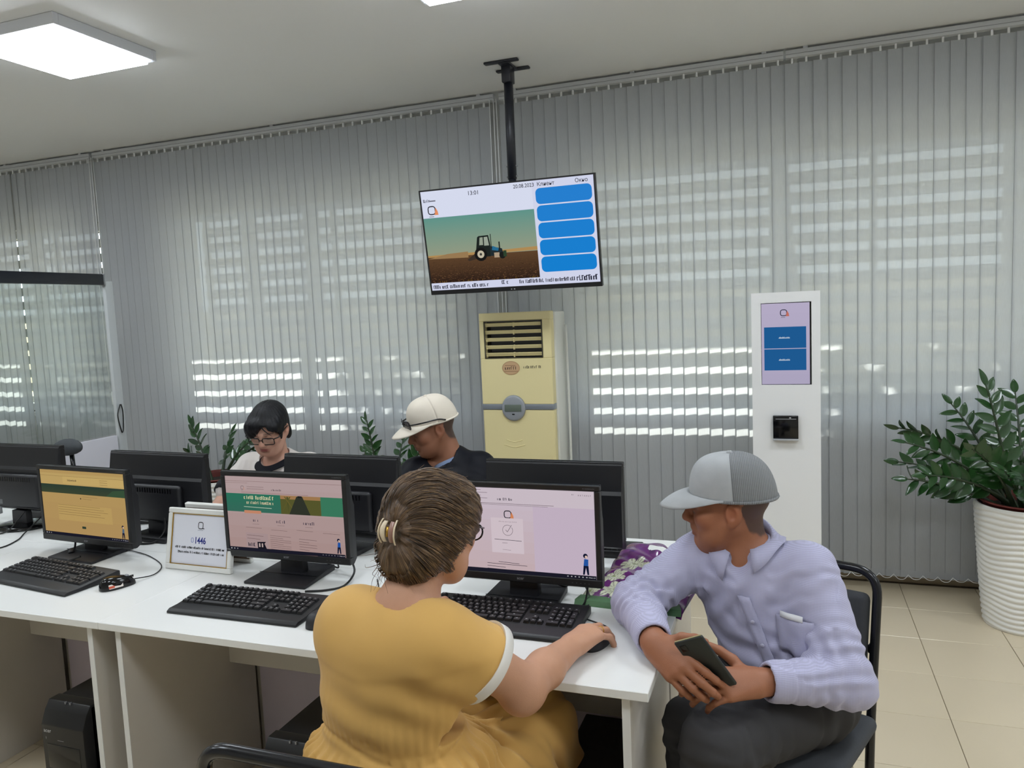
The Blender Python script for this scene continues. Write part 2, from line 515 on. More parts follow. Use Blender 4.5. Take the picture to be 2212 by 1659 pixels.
for bi, (x0, x1, lab) in enumerate(blinds):
    root = empty('vertical_blind', ((x0 + x1) / 2, BY, SZ0), label=lab, cat='blind', group='vertical blinds along the window wall')
    cx = (x0 + x1) / 2
    rail = box('head_rail', (x0 - cx + .002, -.022, 2.846 - SZ0), (x1 - cx - .002, .022, 2.886 - SZ0), M_RAIL, root, 0.004)
    box('rail_groove', (x0 - cx + .004, -.0232, 2.8615 - SZ0), (x1 - cx - .004, -.0215, 2.8635 - SZ0), mat('groove_dark', rgb(120, 122, 124), 0.5), rail)
    hang = []; chain = []
    n = int((x1 - x0) / PITCH)
    prev = None
    ph = rng.uniform(0, 6)
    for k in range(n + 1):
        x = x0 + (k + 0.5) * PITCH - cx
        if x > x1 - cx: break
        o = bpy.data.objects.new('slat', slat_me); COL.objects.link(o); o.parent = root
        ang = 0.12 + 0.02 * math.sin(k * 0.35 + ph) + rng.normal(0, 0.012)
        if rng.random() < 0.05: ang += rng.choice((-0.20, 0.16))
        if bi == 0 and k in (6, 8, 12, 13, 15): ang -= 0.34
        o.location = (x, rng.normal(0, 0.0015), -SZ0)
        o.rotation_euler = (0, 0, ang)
        hang.append(((x - .005, -.004, 2.820 - SZ0), (x + .005, .004, 2.848 - SZ0)))
        p = (x, -.006, .014)
        if prev is not None and rng.random() < 0.95:
            sag = rng.uniform(.012, .03)
            chain.append(([prev, ((prev[0] * .7 + x * .3), -.02, .014 - sag * .8), ((prev[0] * .3 + x * .7), -.02, .014 - sag * .8), p], 0.0016))
        prev = p
    boxes('hangers', hang, M_CHAIN, root)['kind'] = 'stuff'
    tubes('bead_chain', chain, M_CHAIN, root, 5, 4)['kind'] = 'stuff'
    # fixings that hold the rail up
    for v in (x0 - cx + .1, 0, x1 - cx - .1): box('ceiling_bracket', (v - .012, -.015, 2.886 - SZ0), (v + .012, .015, CEIL - SZ0), M_RAIL, root)
    if bi in (0, 1):
        # pull cords with their weights
        xe = (x1 - cx + .012) if bi == 0 else (x1 - cx - .01)
        zb = 1.02 if bi == 0 else .3
        tubes('pull_cord', [([(xe + d, -.03, 2.85 - SZ0), (xe + d * 1.2, -.034, 1.9), (xe + d * 1.4 + .004, -.03, zb)], .003) for d in (-.012, .012, .03)], M_CHAIN, root, 5, 4)
        box('cord_weight', (xe + .004, -.042, zb - .09), (xe + .03, -.022, zb + .01), M_CHAIN, root, .004)

# ---------------------------------------------------------------- ceiling light panels (a regular grid)
M_LED = emit_mat('led_diffuser', LED, (0.86, 0.93, 1.0, 1))
M_LEDF = mat('lamp_frame_white', rgb(225, 228, 235), 0.4)
def lamp(x, y, lab):
    r = empty('ceiling_light', (x, y, CEIL), label=lab, cat='ceiling light', group='square light panels on the ceiling')
    h = .276
    boxes('lamp_frame', [((-h, -h, -.048), (h, -h + .028, 0)), ((-h, h - .028, -.048), (h, h, 0)),
                         ((-h, -h + .028, -.048), (-h + .028, h - .028, 0)), ((h - .028, -h + .028, -.048), (h, h - .028, 0))], M_LEDF, r, 0.003)
    box('diffuser', (-h + .028, -h + .028, -.066), (h - .028, h - .028, -.040), M_LED, r, 0.003)
lamp(-3.10, 2.735, 'square white light panel fully in view on the ceiling')
lamp(-1.11, 2.70, 'square white light panel cut off at the top, between the two others')
for x, nm in ((-5.05, 'over the glass partition'), (0.85, 'above the kiosk'), (2.55, 'nearest the corner with the potted plant')):
    lamp(x, 2.71, 'square white light panel of the window row, ' + nm)
for y, nm in ((0.55, 'row over the chairs'),):
    for x, nx in ((-5.05, 'first from the partition'), (-3.07, 'second from the partition'), (-1.11, 'middle one'), (0.85, 'fourth from the partition'), (2.55, 'last before the plain side wall')):
        lamp(x, y, 'square ceiling light panel, %s, %s' % (nm, nx))
# ---------------------------------------------------------------- added trees outside, placed to break up the sun on the blinds
M_ADDED_BARK = mat('added_tree_bark', rgb(92, 78, 62), .9, var=.2, vscale=12)
M_ADDED_CROWN = mat('added_tree_leaves', rgb(84, 112, 52), .8, var=.35, vscale=5)
def tree(x, y, h, r_, lab, seed):  # added tree that shades the blinds
    o = empty('added_shade_tree', (x, y, -.25), 0, lab, 'tree', 'added trees that shade the blinds')
    tube('added_tree_trunk', [(0, 0, 0), (.05, .02, h * .35), (-.03, .05, h * .7), (0, 0, h)], [.14, .11, .08, .05], M_ADDED_BARK, o, 10)
    rd = np.random.default_rng(seed); V = []; F = []
    for k in range(900):
        d_ = rd.normal(0, 1, 3); d_ /= np.linalg.norm(d_); p = np.array((0, 0, h)) + d_ * r_ * rd.uniform(.35, 1) ** .6 * np.array((1, 1, .8))
        a = rd.normal(0, 1, 3); a /= np.linalg.norm(a); b = np.cross(a, d_); b /= np.linalg.norm(b) + 1e-9; s_ = rd.uniform(.05, .10) * (r_ / .7)
        q = len(V); V += [p - a * s_, p + b * s_ * .5, p + a * s_, p - b * s_ * .5]; F.append((q, q + 1, q + 2, q + 3))
    mesh('added_tree_crown', V, F, M_ADDED_CROWN, o)['kind'] = 'stuff'
tree(-3.15, 7.3, 4.1, .62, 'added leafy tree shading the blind of the man in the white cap', 1)
tree(-0.05, 7.4, 4.2, .95, 'larger added leafy tree shading the plant-side blind', 2)
tree(-6.0, 7.6, 4.4, .80, 'added leafy tree shading the blind beyond the glass partition', 3)
# ================================================================ desks
DZ = 0.75
M_DESK = mat('white_laminate', rgb(236, 236, 233), 0.32, var=0.012, vscale=5)
M_EDGE = mat('white_edge_band', rgb(226, 226, 224), 0.4)
M_PANEL = mat('beige_laminate', rgb(212, 205, 194), 0.5, var=0.03, vscale=6)
M_LILAC = mat('lilac_laminate', rgb(222, 210, 222), 0.55, var=0.03, vscale=4)
M_BLACKP = mat('black_plastic', rgb(24, 24, 26), 0.38, var=0.1, vscale=30, bump=0.04, bscale=900)
M_BLACKM = mat('matt_black_plastic', rgb(30, 30, 34), 0.5, bump=0.05, bscale=700)
M_BLACKG = mat('gloss_black_plastic', rgb(12, 12, 14), 0.12)
M_CABLE = mat('cable_rubber', rgb(14, 14, 15), 0.45)
M_GREYM = mat('silver_plastic', rgb(150, 152, 156), 0.3, metal=0.5)

def desk(x0, x1, y0, y1, lab, front=True, grp='white desks pushed together back to back'):
    """front=True: the sitter is on the camera's side"""
    cx, cy = (x0 + x1) / 2, (y0 + y1) / 2
    r = empty('desk', (cx, cy, 0), label=lab, cat='desk', group=grp)
    a, b, c, d = x0 - cx, x1 - cx, y0 - cy, y1 - cy
    top = box('desktop', (a, c, DZ - .022), (b, d, DZ), M_DESK, r, 0.0016, 1)
    s = 1 if front else -1
    for xa in (a + .045, b - .063):
        pn = box('side_panel', (xa, c + .018, 0), (xa + .018, d - .008, DZ - .022), M_PANEL, r, 0.001, 1)
        ys = c + .018 if front else d - .008
        box('edge_band', (xa - .0004, ys - .0016 if front else ys, .002), (xa + .0184, ys if front else ys + .0016, DZ - .0222), M_EDGE, pn)
    yr = (d - .135) if front else (c + .14)
    box('modesty_panel', (a + .063, yr, .43), (b - .063, yr + .016, DZ - .022), M_PANEL, r, 0.001, 1)
    if not front:
        box('back_panel', (a + .063, c + .012, .0), (b - .063, c + .028, DZ - .06), M_LILAC, r, 0.001, 1)
    return r
YN, YM, YE = 1.605, 2.190, 2.715
desk(-1.897, -0.300, YN, YM, 'long white desk in front of the woman in yellow')
desk(-2.845, -1.898, YN, YM, 'short white desk holding the framed 1446 sign')
desk(-3.95, -2.846, YN, YM, 'white desk at the far end of the near row, mostly outside the picture')
desk(-1.897, -0.300, YM + .003, YE, 'white desk under the two rightmost turned-away monitors', False)
desk(-2.845, -1.898, YM + .003, YE, 'white desk in front of the woman in glasses', False)
desk(-3.95, -2.846, YM + .003, YE, 'white desk beside the glass partition', False)

# ================================================================ monitors
SCR = emit_mat('screen_light', 0.68)
M_BACKP = mat('monitor_back_plastic', rgb(26, 26, 30), 0.42, bump=0.06, bscale=600)
def monitor(x, y, rz, lab, content=None, w=0.485, h=0.293, zb=0.062, basekind='plate', tilt=0.0, logo=True):
    r = empty('computer_monitor', (x, y, DZ), rz, lab, 'monitor', 'black computer monitors on the desks')
    z0, z1 = zb, zb + h
    st, sb, ss = .017, .024, .0165
    bm = bmesh.new()
    for lo, hi in (((-w / 2, -.012, z0), (w / 2, .012, z0 + sb)), ((-w / 2, -.012, z1 - st), (w / 2, .012, z1)),
                   ((-w / 2, -.012, z0 + sb - .001), (-w / 2 + ss, .012, z1 - st + .001)), ((w / 2 - ss, -.012, z0 + sb - .001), (w / 2, .012, z1 - st + .001))):
        bm_box(bm, lo, hi, .0025, 1)
    bez = bm_obj('bezel', bm, M_BLACKP, r, 0.6)
    # back shell: an upper sloping flat and a deeper housing below a crease
    zc = z0 + h * .68
    V = []; F = []
    def ring(pts):
        b = len(V); V.extend(pts); return [b + i for i in range(len(pts))]
    prof = [(z0, .010), (z0 + .012, .034), (zc - .012, .036), (zc, .030), (z1 - .01, .016), (z1, .008)]
    L = [ring([(-w / 2 * (1 if i in (0, 5) else .985), p[1], p[0]), (w / 2 * (1 if i in (0, 5) else .985), p[1], p[0])]) for i, p in enumerate(prof)]
    for a, b in zip(L[:-1], L[1:]): F.append((a[1], a[0], b[0], b[1]))
    Lf = [ring([(-w / 2, .0, p[0]), (w / 2, .0, p[0])]) for p in prof]
    for a, b, c, d in zip(L[:-1], L[1:], Lf[:-1], Lf[1:]):
        F.append((a[0], c[0], d[0], b[0])); F.append((c[1], a[1], b[1], d[1]))
    F.append((L[0][0], L[0][1], Lf[0][1], Lf[0][0])); F.append((L[-1][1], L[-1][0], Lf[-1][0], Lf[-1][1]))
    shell = mesh('back_shell', V, F, M_BACKP, r)
    hs = box('rear_housing', (-w * .30, .03, z0 + .02), (w * .30, .058, zc - .03), M_BACKP, r, .012, 3)
    boxes('vent_slots', [((-w * .22 + k * .0135, .0575, zc - .06), (-w * .22 + k * .0135 + .005, .0588, zc - .042)) for k in range(16)], M_BLACKG, hs)
    box('rating_label', (w * .14, .0575, z0 + .035), (w * .14 + .05, .0586, z0 + .055), mat('label_grey', rgb(110, 112, 114), .6), hs)
    box('connector_plug', (w * .19, .044, z0 - .012), (w * .19 + .022, .062, z0 + .022), mat('plug_white', rgb(200, 202, 205), .45), r, .003)
    neck = prism('neck', [(-.046, -.062 + .012 + 0.05), (.046, -.05 + .05), (.042, .075), (-.042, .075)], .030, M_BLACKM, r, loc=(0, .012, .0), bevel=.003)
    neck.scale = (1, 1, 1)
    if basekind == 'plate':
        bm = bmesh.new()
        vs = [bm.verts.new(p) for p in [(-.118, -.105, 0), (.118, -.105, 0), (.108, .085, 0), (-.108, .085, 0)]]
        f = bm.faces.new(vs); ex = bmesh.ops.extrude_face_region(bm, geom=[f])
        for v in [g for g in ex['geom'] if isinstance(g, bmesh.types.BMVert)]: v.co.z += .010 + (.010 if v.co.y > 0 else 0)
        bmesh.ops.recalc_face_normals(bm, faces=bm.faces)
        bmesh.ops.bevel(bm, geom=list(bm.edges), offset=.004, segments=2, affect='EDGES', profile=.5)
        bs = bm_obj('base', bm, M_BLACKM, r, .6, loc=(0, .018, 0))
        box('base_seam', (-.112, -.03, .0165), (.112, -.028, .0175), M_BLACKG, bs)
    else:
        bm = bmesh.new()
        prof = [(0.001, 0), (.118, 0), (.124, .004), (.122, .010), (.10, .016), (.05, .021), (.001, .022)]
        V, F = lathe_vf(prof, 40)
        o = mesh('base', [(p[0], p[1] * .85, p[2]) for p in V], F, M_BLACKG, r, True, loc=(0, .02, 0))
    # panel
    sw, sh = w - 2 * ss, h - st - sb
    scr = box('screen', (-sw / 2 - .001, -.0085, z0 + sb - .001), (sw / 2 + .001, -.004, z1 - st + .001), mat('screen_glass', rgb(16, 16, 20), .25), r)
    if logo:
        p = Print(); p.text('acer', 0, -.0035, .0125, rgb(150, 150, 155), .004, 'CENTER')
        for k in range(5): p.rect(w * .36 + k * .012 - .02, -.001, w * .36 + k * .012 - .0165, .0005, rgb(90, 90, 95))
        p.build('bezel_print', PRINT_INK, bez, (0, -.0122, z0 + sb * .5))
        p2 = Print(); p2.strokes(w * .40, w * .47, 0, .0025, rgb(120, 120, 125), 3)
        p2.build('bezel_print', PRINT_INK, bez, (0, -.0122, z1 - st * .6))
    if content:
        p = Print(); content(p, sw, sh)
        p.build('screen_picture', SCR, scr, (0, -.0088, z0 + sb + sh / 2))
    return r

def emblem(p, x, y, s, dark=rgb(40, 40, 48), org=rgb(222, 140, 96)):
    """rounded square ring with a leaf-like orange corner stroke"""
    pts = rrect(s * .8, s * .8, s * .26, 5, x, y); p.line(pts + [pts[0]], s * .11, dark)
    p.poly([(x + s * .28, y - s * .48), (x + s * .46, y + s * .28), (x + s * .66, y - s * .1), (x + s * .72, y - s * .48)], org)
    p.rect(x - s * .35, y - s * .66, x + s * .2, y - s * .60, rgb(110, 110, 120))

def clerk(p, x, y, s, blue=rgb(40, 90, 170)):
    """tiny standing figure in a blue top at the corner of the page"""
    dk = rgb(20, 26, 52)
    p.disc(x, y + s * .88, s * .11, dk, 12); p.disc(x + s * .03, y + s * .84, s * .06, rgb(236, 205, 190), 10)
    p.poly([(x - s * .10, y + s * .42), (x + s * .12, y + s * .42), (x + s * .13, y + s * .72), (x - s * .06, y + s * .74)], blue)
    p.poly([(x - s * .10, y + s * .42), (x + s * .13, y + s * .42), (x + s * .15, y), (x + s * .07, y), (x + s * .01, y + s * .34), (x - s * .06, y), (x - s * .14, y)], dk)

def taskbar(p, w, h, hh=.011):
    p.rect(-w / 2, -h / 2, w / 2, -h / 2 + hh, rgb(30, 30, 44))
    for k, cc in enumerate((210, 180, 160)): p.rect(-w / 2 + .006 + k * .012, -h / 2 + .003, -w / 2 + .011 + k * .012, -h / 2 + .007, rgb(cc, cc, cc), False)
    for k in range(6): p.rect(w / 2 - .085 + k * .011, -h / 2 + .004, w / 2 - .081 + k * .011, -h / 2 + .007, rgb(200, 200, 205), False)
    p.strokes(w / 2 - .022, w / 2 - .004, -h / 2 + .004, .003, rgb(190, 190, 195), 5)

def grad(p, x0, y0, x1, y1, c0, c1, n=24):
    p.lay += 1
    for k in range(n):
        t = (k + .5) / n
        p.rect(x0, y0 + (y1 - y0) * k / n, x1, y0 + (y1 - y0) * (k + 1) / n, tuple(a + (b - a) * t for a, b in zip(c0, c1)), False)

def site_yellow(p, w, h):
    bg = rgb(186, 152, 96)
    grad(p, -w / 2, -h / 2, w / 2, h / 2, rgb(186, 152, 98), rgb(192, 160, 100), 4)
    p.rect(-w / 2, h / 2 - .055, w / 2, h / 2 - .012, rgb(200, 170, 108)); p.rect(-w / 2 + .125, h / 2 - .05, w / 2, h / 2 - .022, rgb(208, 178, 112))
    grad(p, -w / 2, h / 2 - .088, w / 2, h / 2 - .055, rgb(64, 74, 54), rgb(48, 66, 56), 6)
    p.poly([(w * .28, h / 2 - .088), (w * .36, h / 2 - .066), (w / 2, h / 2 - .06), (w / 2, h / 2 - .088)], rgb(60, 86, 62))
    p.strokes(-.075, -.028, h / 2 - .04, .007, rgb(96, 80, 60), 2)
    dk = rgb(138, 112, 72)
    for k in range(3): p.line([(w * .22, h / 2 - .03 - k * .008), (w * .31, h / 2 - .03 - k * .008)], .0012, dk)
    p.line([(-w / 2, h / 2 - .022), (w / 2, h / 2 - .022)], .0008, dk)
    p.disc(-.01, .022, .003, rgb(70, 62, 44)); p.line([(0, .022), (.05, .021)], .001, dk); p.line([(0, .030), (.08, .029)], .001, dk)
    p.rect(-.14, -.066, .15, -.004, rgb(196, 164, 102))
    for k in range(5): p.line([(-.138, -.006 - k * .009), (.09 + .02 * (k % 3), -.008 - k * .009)], .0012, dk)
    p.rr(-.016, -.093, .005, -.084, .002, rgb(52, 66, 54))
    clerk(p, w / 2 - .025, -h / 2 + .012, .05, rgb(90, 110, 130)); taskbar(p, w, h)

def site_green(p, w, h):
    bg = rgb(186, 160, 158)
    grad(p, -w / 2, -h / 2, w / 2, h / 2, rgb(178, 150, 146), rgb(190, 168, 168), 6)
    ln = rgb(140, 112, 110); gr = rgb(118, 94, 94); dk = rgb(40, 36, 56)
    p.line([(-w / 2, h / 2 - .016), (w / 2, h / 2 - .016)], .0010, ln); p.line([(-w / 2, h / 2 - .022), (-w * .3, h / 2 - .022)], .0008, ln)
    emblem(p, -w * .35, h / 2 - .038, .014, rgb(120, 100, 104), rgb(200, 160, 150))
    for k in range(2): p.line([(-w * .31, h / 2 - .034 - k * .007), (-w * .16, h / 2 - .034 - k * .007)], .0010, gr)
    p.strokes(-.042, -.006, h / 2 - .045, .0065, dk, 4, .6)
    p.line([(-w * .36, h / 2 - .053), (w * .22, h / 2 - .055)], .0012, rgb(150, 110, 108))
    y1 = h / 2 - .058; y0 = y1 - .062
    grad(p, -w / 2, y0, -w * .02, y1, rgb(58, 112, 96), rgb(46, 120, 96), 6); p.rect(w * .32, y0, w / 2, y1, rgb(62, 128, 98))
    p.rect(-w * .02, y0, w * .32, y1, rgb(92, 92, 48)); p.rect(-w * .02, y1 - .012, w * .32, y1, rgb(168, 128, 84))
    for k, cc in enumerate((rgb(100, 96, 46), rgb(80, 84, 44), rgb(110, 100, 50))):
        p.poly([(w * .10 - .02 - k * .01, y1 - .004), (w * .11 - .018 - k * .01, y1 - .004), (-w * .02 + k * .03, y0), (-w * .02 + k * .03 - .012 + .012, y0)], cc)
    p.poly([(w * .12, y1 - .002), (w * .17, y1 - .002), (w * .23, y0), (w * .05, y0)], rgb(52, 56, 46))
    p.rect(w * .13, y1 - .006, w * .165, y1, rgb(36, 36, 36))
    p.strokes(-w * .34, -w * .08, y1 - .018, .012, rgb(232, 224, 180), 8, .5); p.strokes(-w * .32, -w * .08, y1 - .034, .010, rgb(222, 206, 170), 9, .5)
    p.line([(-w * .345, y1 - .044), (-w * .10, y1 - .046)], .0018, rgb(200, 214, 190))
    p.rr(-w * .345, y0 - .004, -w * .195, y0 + .006, .002, rgb(206, 142, 112))
    for k, (xx, wd, tt) in enumerate(((-w * .25, .02, 11), (-w * .03, .034, 12), (w * .21, .042, 13))):
        p.strokes(xx - wd / 2, xx + wd / 2, y0 - .032, .010, rgb(56, 50, 70), tt, .6); p.line([(xx - .014, y0 - .040), (xx + .014, y0 - .040)], .0008, gr)
    for k in range(4):
        p.line([(-w * .34 + k * .1, y0 - .052 - (k % 2) * .004), (-w * .20 + k * .1, y0 - .053 - (k % 2) * .004)], .0010, gr)
    p.rect(-w * .345, y0 - .127, -w * .15, y0 - .07, rgb(176, 152, 152)); p.line([(-w * .335, y0 - .078), (-w * .19, y0 - .080)], .0013, gr)
    p.line([(-w * .335, y0 - .089), (-w * .22, y0 - .091)], .0013, gr)
    p.strokes(-w * .33, -w * .27, y0 - .116, .012, rgb(34, 32, 50), 14, .45)
    p.poly([(-w * .245, y0 - .122), (-w * .165, y0 - .124), (-w * .185, y0 - .105), (-w * .17, y0 - .098), (-w * .247, y0 - .100)], rgb(26, 24, 34))
    p.rect(-w * .235, y0 - .117, -w * .222, y0 - .104, rgb(196, 176, 172)); p.rect(-w * .21, y0 - .117, -w * .198, y0 - .104, rgb(196, 176, 172))
    for k in range(9): p.line([(-w * .13, y0 - .075 - k * .0065), (w * .05 - .03 * (k % 3 == 1), y0 - .077 - k * .0065)], .0011, gr)
    for k in range(7): p.line([(w * .12, y0 - .080 - k * .0085), (w * .27 - .03 * (k % 3 == 1), y0 - .082 - k * .0085)], .0013, gr)
    clerk(p, w / 2 - .022, -h / 2 + .013, .05); taskbar(p, w, h)

def site_pink(p, w, h):
    grad(p, -w / 2, -h / 2, w / 2, h / 2, rgb(208, 184, 188), rgb(214, 200, 214), 8)
    p.rect(w * .1, -h / 2, w / 2, h / 2, rgb(208, 190, 208)); p.rect(-w / 2, h / 2 - .05, w / 2, h / 2, rgb(216, 202, 212))
    gr = rgb(128, 110, 122); dk = rgb(40, 36, 56)
    for k in range(4): p.line([(-w * .45, h / 2 - .006 - k * .008), (-w * .25 + .02 * (k % 2), h / 2 - .007 - k * .008)], .0012, gr)
    p.line([(-w * .45, h / 2 - .045), (w * .24, h / 2 - .046)], .0013, gr); p.line([(-w * .3, h / 2 - .049), (w * .2, h / 2 - .050)], .0009, gr)
    p.strokes(-.062, -.018, h / 2 - .036, .0075, dk, 22, .6); p.strokes(w * .40, w * .485, h / 2 - .014, .005, gr, 23, 1.1)
    p.strokes(w * .36, w * .37, h / 2 - .012, .004, dk, 27, 1.1)
    emblem(p, -.032, h / 2 - .077, .026)
    p.rect(-.085, -.066, .014, .038, rgb(222, 206, 214))
    p.strokes(-.06, -.004, .026, .003, gr, 24, .8)
    cx, cy, rr_ = -.034, .002, .0155
    p.line([(cx + rr_ * math.cos(a), cy + rr_ * math.sin(a)) for a in np.linspace(.9, 6.9, 26)], .0011, rgb(104, 92, 104))
    p.line([(cx - .006, cy + .001), (cx - .001, cy - .005), (cx + .013, cy + .016)], .0013, rgb(104, 92, 104))
    p.line([(-.076, -.026), (.008, -.028)], .0013, dk); p.line([(-.052, -.036), (-.036, -.036)], .0011, gr); p.line([(-.052, -.056), (-.026, -.057)], .0008, gr)
    p.line([(-.066, -.093), (-.002, -.096)], .0013, dk)
    for k in range(5): p.line([(-.102, -.099 - k * .008), ((.022, -.045, .004, .018, .03)[k], -.101 - k * .008)], .0013, dk)
    clerk(p, w / 2 - .03, -h / 2 + .013, .062); taskbar(p, w, h)

monitor(-0.742, 2.045, 0.0, 'black monitor showing a pink page with a tick mark', site_pink)
monitor(-1.563, 2.062, 0.0, 'black monitor with a green page banner, next to the framed 1446 sign', site_green)
monitor(-2.490, 2.105, -0.07, 'black monitor glowing yellow at the end of the near row', site_yellow, zb=.045)
monitor(-0.738, 2.385, math.pi, 'turned-away black monitor beside the purple gift bag', None, w=.468, h=.283, zb=.068)
monitor(-1.560, 2.405, math.pi - .02, 'turned-away black monitor between the woman in glasses and the man in the white cap', None, w=.488, h=.29, zb=.056)
monitor(-2.400, 2.385, math.pi - .05, 'turned-away black monitor behind the framed 1446 sign', None, w=.508, h=.29, zb=.052)
monitor(-3.165, 2.385, math.pi - .02, 'turned-away black monitor on an oval foot at the picture edge', None, w=.50, h=.29, zb=.070, basekind='oval')

# ================================================================ keyboards
M_KEY = mat('key_plastic', rgb(27, 27, 29), 0.42, bump=0.03, bscale=800)
M_KBODY = mat('keyboard_body', rgb(24, 24, 26), 0.45, bump=0.04, bscale=700)
KEYM = {}
U = .0188
def key_mesh(wu, hu=1.0):
    k = (round(wu, 2), hu)
    if k not in KEYM:
        a, b = wu * U / 2 - .0009, hu * U / 2 - .0009; t = .0026
        V = [(-a, -b, 0), (a, -b, 0), (a, b, 0), (-a, b, 0), (-a + t, -b + t, .0075), (a - t, -b + t, .0075), (a - t, b - t * .7, .0075), (-a + t, b - t * .7, .0075)]
        F = [(4, 5, 6, 7), (0, 1, 5, 4), (1, 2, 6, 5), (2, 3, 7, 6), (3, 0, 4, 7)]
        me = pymesh('key', V, F); me.materials.append(M_KEY); KEYM[k] = me
    return KEYM[k]
def layout():
    L = []
    y = 5.35
    x = 0
    for g in ([0], [2, 3, 4, 5], [6.5, 7.5, 8.5, 9.5], [11, 12, 13, 14], [15.35, 16.35, 17.35]):
        for v in g: L.append((v + .5, y, 1.0, 1.0))
    rows = [(4, [1] * 13 + [2]), (3, [1.5] + [1] * 12 + [1.5]), (2, [1.75] + [1] * 11 + [2.25]), (1, [2.25] + [1] * 10 + [2.75]), (0, [1.25, 1.25, 1.25, 6.25, 1.25, 1.25, 1.25, 1.25])]
    for yy, ws in rows:
        x = 0
        for w_ in ws: L.append((x + w_ / 2, yy, w_, 1.0)); x += w_
    for yy in (4, 3):
        for k in range(3): L.append((15.35 + k + .5, yy, 1.0, 1.0))
    L.append((16.85, 1, 1.0, 1.0))
    for k in range(3): L.append((15.35 + k + .5, 0, 1.0, 1.0))
    for yy in (4, 3, 2, 1):
        for k in range(3): L.append((18.7 + k + .5, yy, 1.0, 1.0))
    L.append((22.2, 4, 1.0, 1.0)); L.append((22.2, 2.5, 1.0, 2.0)); L.append((22.2, .5, 1.0, 2.0)); L.append((19.7, 0, 2.0, 1.0)); L.append((21.2, 0, 1.0, 1.0))
    return L
KL = layout()
def keyboard(x, y, rz, lab, keys=True, d=.185, palm=.045):
    r = empty('keyboard', (x, y, DZ), rz, lab, 'keyboard', 'black computer keyboards')
    W_ = 23.2 * U; w = W_ + .016
    # wedge body: side outline extruded along x
    prof = [(-d / 2, 0), (d / 2, 0), (d / 2, .024), (d / 2 - .01, .026), (-d / 2 + palm, .013), (-d / 2 + .012, .013), (-d / 2, .007)]
    V = []; F = []
    n = len(prof)
    for xx in (-w / 2, w / 2): V += [(xx, p[0], p[1]) for p in prof]
    for i in range(n): j = (i + 1) % n; F.append((i, j, n + j, n + i))
    F.append(tuple(range(n))[::-1]); F.append(tuple(range(n, 2 * n)))
    bm = bmesh.new(); me = pymesh('body', V, F); bm.from_mesh(me); bpy.data.meshes.remove(me)
    bmesh.ops.recalc_face_normals(bm, faces=bm.faces)
    bmesh.ops.bevel(bm, geom=list(bm.edges), offset=.003, segments=2, affect='EDGES', profile=.5)
    body = bm_obj('body', bm, M_KBODY, r, .6)
    y0 = -d / 2 + palm + .012; slope = math.atan2(.013, d - palm - .01)
    def place(ky): return (y0 + ky * U, .0125 + (y0 + ky * U - (-d / 2 + palm)) * math.tan(slope))
    ksc = min(1.0, (d - palm - .018) / (6.3 * U))
    leg = Print()
    objs = []
    if keys:
        for kx, ky, kw, kh in KL:
            yy, zz = place(ky * ksc + .35)
            o = bpy.data.objects.new('key', key_mesh(kw, kh)); COL.objects.link(o); o.parent = r
            o.location = (kx * U - W_ / 2, yy, zz); o.rotation_euler = (slope, 0, 0); o.scale = (1, ksc, 1)
    else:
        bm = bmesh.new()
        for kx, ky, kw, kh in KL:
            yy, zz = place(ky * ksc + .35)
            bm_box(bm, (kx * U - W_ / 2 - kw * U / 2 + .001, yy - kh * U * ksc / 2 + .001, zz - .001), (kx * U - W_ / 2 + kw * U / 2 - .001, yy + kh * U * ksc / 2 - .001, zz + .0075))
        tag(bm_obj('keys', bm, M_KEY, r), kind='stuff')
    # legends printed on the key tops
    V = []; F = []
    rd = random.Random(5)
    for kx, ky, kw, kh in KL:
        if kw > 3: continue
        yy, zz = place(ky * ksc + .35)
        cx_ = kx * U - W_ / 2 - min(kw, 1) * U * .18; s = .0016
        for q in range(2):
            ax = cx_ + q * .0026; hx = rd.uniform(.0018, .0036)
            b = len(V); ya = yy + .0008; zb_ = zz + .0079
            V += [(ax, ya, zb_), (ax + .0014, ya, zb_), (ax + .0014, ya + hx, zb_ + hx * math.tan(slope)), (ax, ya + hx, zb_ + hx * math.tan(slope))]; F.append((b, b + 1, b + 2, b + 3))
    mesh('key_legends', V, F, mat('legend_white', rgb(205, 205, 208), .6), body)
    return r
keyboard(-0.752, 1.900, 0.0, 'black keyboard in front of the woman in yellow, under her hands', d=.205, palm=.06)
keyboard(-1.520, 1.805, 0.008, 'black keyboard in front of the green-banner monitor', d=.185)
keyboard(-2.395, 1.862, -0.12, 'black keyboard in front of the yellow-glowing monitor', d=.20, palm=.055)
keyboard(-0.720, 2.560, math.pi + .03, 'black keyboard behind the purple gift bag', False, d=.17)
keyboard(-1.360, 2.590, math.pi, 'black keyboard between the green-banner monitor and the yellow-dressed woman', False, d=.17)
keyboard(-3.10, 2.57, math.pi, 'black keyboard behind the oval monitor foot', False, d=.17)

